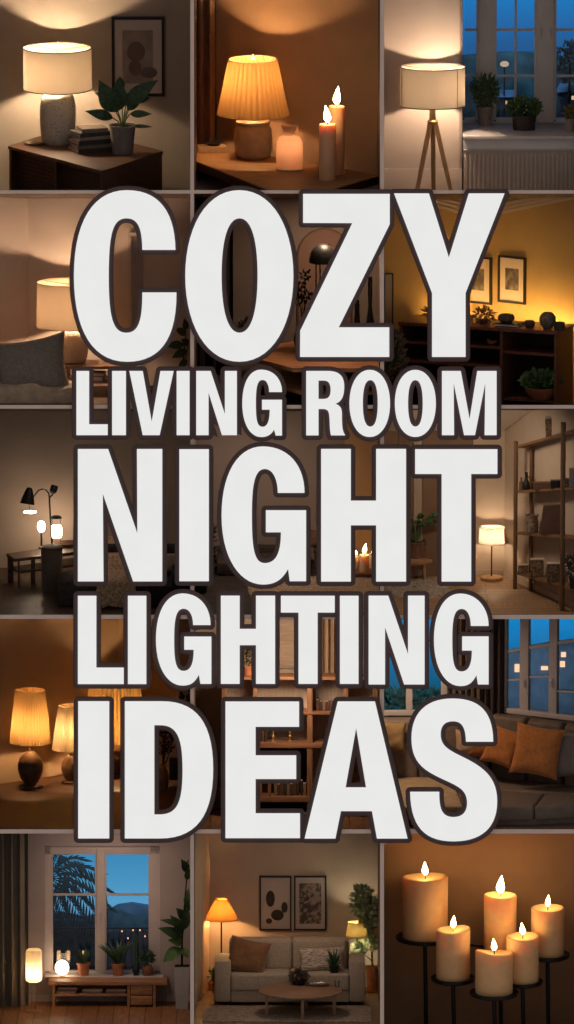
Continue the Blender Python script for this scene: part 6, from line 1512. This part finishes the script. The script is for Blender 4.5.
# ---------------------------------------------------------------- sofa, two prints and lamps
def cell_14():
    c = cell(4, 1, 10); W = 200
    wall = mat('oat_plaster', (.46, .36, .27, 1), .85, .05, 4, .03)
    c.wall('wall_back', [(150, W), (420, W)], wall); c.floor(plank_mat('tan_floor', (.28, .17, .1, 1), .2))
    rg = mat('speckled_rug', (.34, .26, .2, 1), .95, .35, 30, .5)
    c.one('rug', MB().box(-84, 86, -58, 28, 0, 1.4, .5), rg, (286, 62, 0), 'speckled beige rug under the coffee table', 'rug')
    cu = mat('cream_sheer', (.52, .38, .25, 1), .9, .04, 8)
    curtain(c, 188, 205, 70, cu, 'cream curtain at the left of the beige sofa', folds=6, amp=4, z0=1, z1=240, y1=197)
    # pictures
    pr = mat('grey_paper', (.45, .38, .33, 1), .8, .05, 8); ink = mat('ink_shape', (.035, .028, .026, 1), .8, .3, 14); photo = mat('dark_photo', (.045, .035, .032, 1), .8, .6, 24, dark=(.3, .24, .2, 1), ramp=(.42, .55))
    picture(c, 259.5, 291.5, 875.5, 930, W, 'black framed print of rounded leaf shapes, left of the pair above the sofa', frame_w=1.6, paper=pr, art={'box': (.12, .88, .1, .9), 'm': pr, 'marks': [(.34, .58, .14, .15), (.56, .28, .2, .1), (.78, .42, .1, .1), (.3, .17, .1, .05)], 'mm': ink}, group='pair of prints above the beige sofa')
    picture(c, 294, 326.5, 875.5, 930, W, 'black framed dark floral print, right of the pair above the sofa', frame_w=1.6, paper=pr, art={'box': (.16, .84, .12, .86), 'm': photo}, group='pair of prints above the beige sofa')
    # sofa
    sf = mat('beige_weave', (.44, .34, .25, 1), .9, .12, 40, .15, sheen=.2)
    fy = 92; sx = 290
    t = c.thing('sofa', (sx, fy, 0), 'beige two-seat sofa with boxy arms below the two prints', 'sofa')
    Z = lambda py, y=fy: c.W(290, py, y).z
    X = lambda px, y=fy: c.W(px, 980, y).x - sx
    zs = Z(974); za = Z(961); 
    for a, b in ((214.5, 231), (349, 365.5)): c.part('armrest', MB().box(X(a), X(b), 0, 50, 4, za, 3.5), sf, t)
    c.part('frame', MB().box(X(231), X(349), 1, 50, 4, Z(991), 1.5), sf, t)
    for a, b in ((231, 289.7), (290.3, 349)): c.part('seat_cushion', MB().box(X(a), X(b), -1, 36, Z(991), zs, 2.6, seg=3), sf, t)
    zb = Z(937, fy + 40)
    for a, b in ((229, 292), (292.6, 347)): c.part('back_cushion', MB().box(X(a), X(b), 30, 47, zs - 2, zb, 5, seg=3), sf, t)
    c.part('backrest', MB().box(X(229), X(350), 46, 56, 4, zb - 5, 3), sf, t)
    for px in (229, 349):
        for yy in (3, 44): c.part('leg', MB().box(X(px) - 2, X(px) + 2, yy, yy + 4, 0, 4.4), BLACK, t)
    # cushions
    cb = mat('cognac_velvet', (.22, .10, .04, 1), .8, .15, 30, .1, sheen=.3)
    def cus(px, py, y, w, h, m, lab, rx=-18, ry=0, rz=0, th=13): 
        p = c.W(px, py, y); M = Matrix.Rotation(R(rz), 4, 'Z') @ Matrix.Rotation(R(rx), 4, 'X') @ Matrix.Rotation(R(ry), 4, 'Y'); return c.one('cushion', MB().cushion(w, h, th, M, 14, .09), m, p, lab, 'cushion')
    cus(248, 956.5, fy + 18, 41, 36, cb, 'cognac brown cushion at the left end of the beige sofa', ry=13, th=15)
    st = mat('striped_boucle', (.55, .44, .35, 1), .9, .2, 9, .3, stretch=(2.2, 2.2, 30), dark=(.06, .045, .04, 1), ramp=(.40, .5))
    cus(322, 959.5, fy + 22, 46, 25, st, 'oblong cushion with dark broken stripes at the right of the sofa', ry=-2, th=11)
    # table
    p = c.F(299, 990, 0); yt = 46; z = c.W(299, 990, yt).z; wd = wood('coffee_walnut', (.30, .17, .10, 1), .3, 'x')
    t = c.thing('coffee_table', (c.W(300.5, 990, yt).x, yt, 0), 'oval walnut coffee table in front of the beige sofa', 'table')
    c.part('tabletop', MB().lathe([(0, z - 3.2), (38, z - 3.2), (41.5, z - 1.6), (42, z - .4), (41.4, z), (0, z)], n=64, squash=1.0), wd, t)
    for x, y in ((-34, -12), (2, -31), (34, -10), (6, 28)): c.part('leg', MB().box(x - 1.6, x + 1.6, y - 1, y + 1, 1.4, z - 3.2, .3), wd, t)
    mm = mat('dark_pinecone', (.10, .07, .055, 1), .8, .4, 20, .2)
    q0 = c.F(299, 984.5, z); q = c.thing('flower_bunch', (q0.x, q0.y, z), 'dark bunch of dried flowers in a low bowl on the coffee table', 'plant')
    c.part('bowl', MB().lathe([(0, 0), (5, 0), (8, 3), (8.4, 5), (7.4, 5), (4.6, 1.2), (0, 1)], n=28), BLACK, q); c.part('foliage', foliage(MB(), (0, 0, 8), (8.5, 6, 6), 160, 4.4, 2.6, 111), mm, q)
    q0 = c.F(317, 985.5, z); q = c.thing('tray', (q0.x, q0.y, z), 'small silver tray with pebbles on the coffee table', 'tray')
    c.part('tray_floor', MB().lathe([(0, .3), (11, .3), (13, 1.8), (13, 2.3), (11, .9), (0, .8)], n=32, squash=.6), mat('pewter', (.3, .26, .23, 1), .3, .1, 8, metal=.7), q); 
    for k in range(5): c.part('pebble', MB().ball((-6 + k * 3, (k % 2) * 2 - 1, 2), (1.8, 1.5, 1.3), 2), PAPER, q)
    q0 = c.F(337, 987, z); q = c.thing('drinking_glass', (q0.x, q0.y, z), 'small clear glass at the right edge of the coffee table', 'glass'); c.part('glass_wall', MB().lathe([(0, 0), (2.2, 0), (2.6, 6.5), (2.3, 6.5), (2, .6), (0, .6)], n=24), GLASS, q)
    # green plant on the sofa's right seat
    q0 = c.W(334, 976, fy + 8); q = c.thing('potted_plant', (q0.x, fy + 8, zs), 'spiky green plant standing on the right seat of the sofa', 'plant')
    c.part('pot', MB().lathe(pot_profile(4, 4.8, 7), n=24), BLACK, q)
    for k in range(34):
        a = k * 2.4; r = 3 + (k * 5) % 9; c.part('leaf', MB().leaf((0, 0, 6), (r * math.cos(a), r * .6 * math.sin(a) - 1, 10 + (k * 7) % 17), 1.9, .12, (0, -1, .6), n=4), LEAF, q)
    # lamps
    sh = shade_mat('amber_silk', (.95, .42, .08, 1), .15, 40)
    y = 170; px = 221.5
    base = [(0, 0), (9, 0), (9, 1), (2, 2), (1.2, 3), (0, 3)]
    # row on the floor where the depth is y
    row = next(k * .25 for k in range(4 * 1020, 4 * 850, -1) if c.F(px, k * .25, 0).y > y)
    lamp(c, px, row, 0, 'standing lamp with a bright amber cone shade left of the sofa', (6.4, 899.5, 16.8, 919), base, BLACK, sh, 34, name='floor_lamp', neck=.9, neck_m=BLACK, bulb_h=.35, bulb_r=3, trim=sh, col=(1, .56, .22, 1))
    sh2 = shade_mat('olive_silk', (.75, .46, .13, 1), .075, 40)
    row2 = next(k * .25 for k in range(4 * 1020, 4 * 850, -1) if c.F(357, k * .25, 0).y > y)
    lamp(c, 357, row2, 0, 'standing lamp with a dim olive shade behind the right sofa arm', (9.4, 922.5, 11.4, 935.5), base, BLACK, sh2, 26, name='floor_lamp', neck=.9, neck_m=BLACK, bulb_h=.5, bulb_r=2.6, trim=sh2, col=(1, .9, .62, 1))
    # fig tree
    p = c.F(372.5, 992, 0); q = c.thing('potted_tree', p, 'slender leafy tree in a terracotta pot at the right of the sofa', 'tree')
    h = c.W(372, 966, p.y).z
    c.part('pot', MB().lathe(pot_profile(5.4, 6.6, h, 1.6), n=32), TERRA, q); c.part('saucer', MB().lathe([(0, 0), (6.4, 0), (7, 1.4), (6.4, 1.4), (0, .6)], n=28), TERRA, q)
    Zt = lambda py: c.W(372, py, p.y).z
    c.part('trunk', MB().tube([(0, 0, h - 3), (-1, 0, Zt(940)), (1, 0, Zt(915)), (-2, 0, Zt(890))], [1.2, 1, .8, .5], 8), mat('tree_bark', (.15, .09, .05, 1), .9, .3, 20), q)
    lf = mat('tree_leaf', (.19, .22, .11, 1), .5, .4, 20)
    for k, (px, py, r, n_) in enumerate(((368, 905, 8, 110), (362, 893, 6, 50), (368, 922, 8, 80), (360, 950, 6, 36), (358, 905, 6, 36), (370, 943, 7, 46))):
        v = c.W(px, py, p.y); br = c.part('branch', MB().tube([(0, 0, max(h, v.z - 12)), ((v.x - p.x), -2, v.z)], [.6, .3], 6), WICK, q)
        c.part('foliage', foliage(MB(), (v.x - p.x, -2, v.z), (r, 6, r), int(n_ * .95), 7.5, 4.4, 120 + k, .1), lf, br)
    t2 = pot_plant(c, 211, 990, 0, 'small dark plant on the floor between curtain and sofa', pot_profile(4, 4.8, 9), TERRA); c.part('foliage', foliage(MB(), (0, 0, 14), (5, 4, 7), 60, 5, 2.4, 131), LEAF, t2)

    area('room_fill', (2.87, .4, 1.84), (R(22), 0, 0), .35, 5.5, (1, .74, .54))  # unseen ambient fill added to brighten the sofa

# ---------------------------------------------------------------- six candles on a black stand
def cell_15():
    c = cell(4, 2, 14); W = 150
    wall = mat('caramel_plaster', (.43, .26, .15, 1), .85, .06, 4, .03)
    c.wall('wall_back', [(330, W), (640, W)], wall, z0=-60)
    wx = mat('honey_wax', (.88, .54, .27, 1), .4, .05, 14, sss=.7)
    g = 'lit pillar candles on the black stand'
    # px, row of the plate top, depth, candle radius, height, label, flame length, lean, plate radius
    C6 = [(425, 937, 100, 23.2, 62, 'widest and tallest candle at the left of the black stand', 14, -.5, 29, 1.0),
          (500, 948, 84, 16.6, 54.5, 'tall slim candle at the back centre of the black stand', 19, 1.2, 21, .3),
          (547.5, 954.5, 74, 16.8, 48, 'candle at the far right of the black stand', 12, .6, 22, .4),
          (453, 978, 52, 17.2, 50, 'candle second from the left, with a dipped rim', 12.5, .8, 21.5, 1.2),
          (522.5, 981, 46, 16.4, 46, 'candle at centre right with the lopsided flame', 12.5, -1.2, 20, .8),
          (494, 992.5, 26, 19, 41.5, 'shortest and frontmost candle on the black stand', 12.5, -.8, 24, 2.2)]
    t = c.thing('candle_stand', (490, 50, 0), 'black metal stand with six round plates on thin stems', 'candle stand')
    for px, py, y, r, h, lab, fl, ln, pr, wb in C6:
        v = c.W(px, py, y); z = v.z; k = c.k
        pl = c.part('plate', MB().lathe([(0, -3.6), (pr * .85, -3.6), (pr, -2), (pr + .6, 1), (pr - .6, 1.2), (pr - 1.4, 0), (0, 0)], v.x - 490, y - 50, z - .2, n=48), BLACK, t)
        c.part('stem', MB().tube([(v.x - 490, y - 50, z - 2.6), (v.x - 490 + 1.5, y - 50, -15.4 - y * .197)], 2.1, 12), BLACK, t)
        rnd = random.Random(int(px)); ph = rnd.uniform(0, 6)
        wob = (lambda a, rr, zz, ph=ph, h=h, wb=wb: (wb * math.sin(a + ph) + wb * .4 * math.sin(2 * a + 1)) if zz > h * .8 and rr > 3 else 0)
        candle(c, px, py, z, r, h * k, lab, wx, g, ln, fl, conc=3, fw=.22, wob=wob)
    v1 = c.W(425, 937, 100); v2 = c.W(500, 948, 84)
    c.part('brace', MB().tube([(v1.x - 490, 50, v1.z - 2), (v2.x - 490, 34, v2.z - 1)], 1.4, 10), BLACK, t)
# ---------------------------------------------------------------- world, camera, view
def main():
    w = bpy.data.worlds.new('dim_gallery'); scene.world = w; w.use_nodes = True
    bg = w.node_tree.nodes['Background']; bg.inputs['Color'].default_value = (1, .9, .84, 1); bg.inputs['Strength'].default_value = .24
    cam = bpy.data.cameras.new('camera'); o = bpy.data.objects.new('camera', cam); COL.objects.link(o)
    o.location = CAM; o.rotation_euler = (R(90), 0, 0)
    cam.sensor_fit = 'VERTICAL'; cam.sensor_height = 24; cam.lens = 24 * 80 / 10.24; cam.clip_end = 500
    scene.camera = o
    build_frame(); build_letters()
    for f in (cell_1, cell_2, cell_3, cell_4, cell_5, cell_6, cell_7, cell_8, cell_9, cell_10, cell_11, cell_12, cell_13, cell_14, cell_15):
        if ONLY and f.__name__ not in ONLY: continue
        f()
    scene.view_settings.view_transform = 'Standard'; scene.view_settings.look = 'None'
    scene.view_settings.exposure = 0; scene.view_settings.gamma = 1; scene.view_settings.use_curve_mapping = False
    scene.cycles.use_denoising = True; scene.cycles.denoiser = 'OPENIMAGEDENOISE'
    scene.cycles.max_bounces = 8; scene.cycles.diffuse_bounces = 4; scene.cycles.transmission_bounces = 8; scene.cycles.transparent_max_bounces = 12
    scene.cycles.sample_clamp_indirect = 6; scene.cycles.caustics_reflective = False; scene.cycles.caustics_refractive = False
ONLY = ()
main()
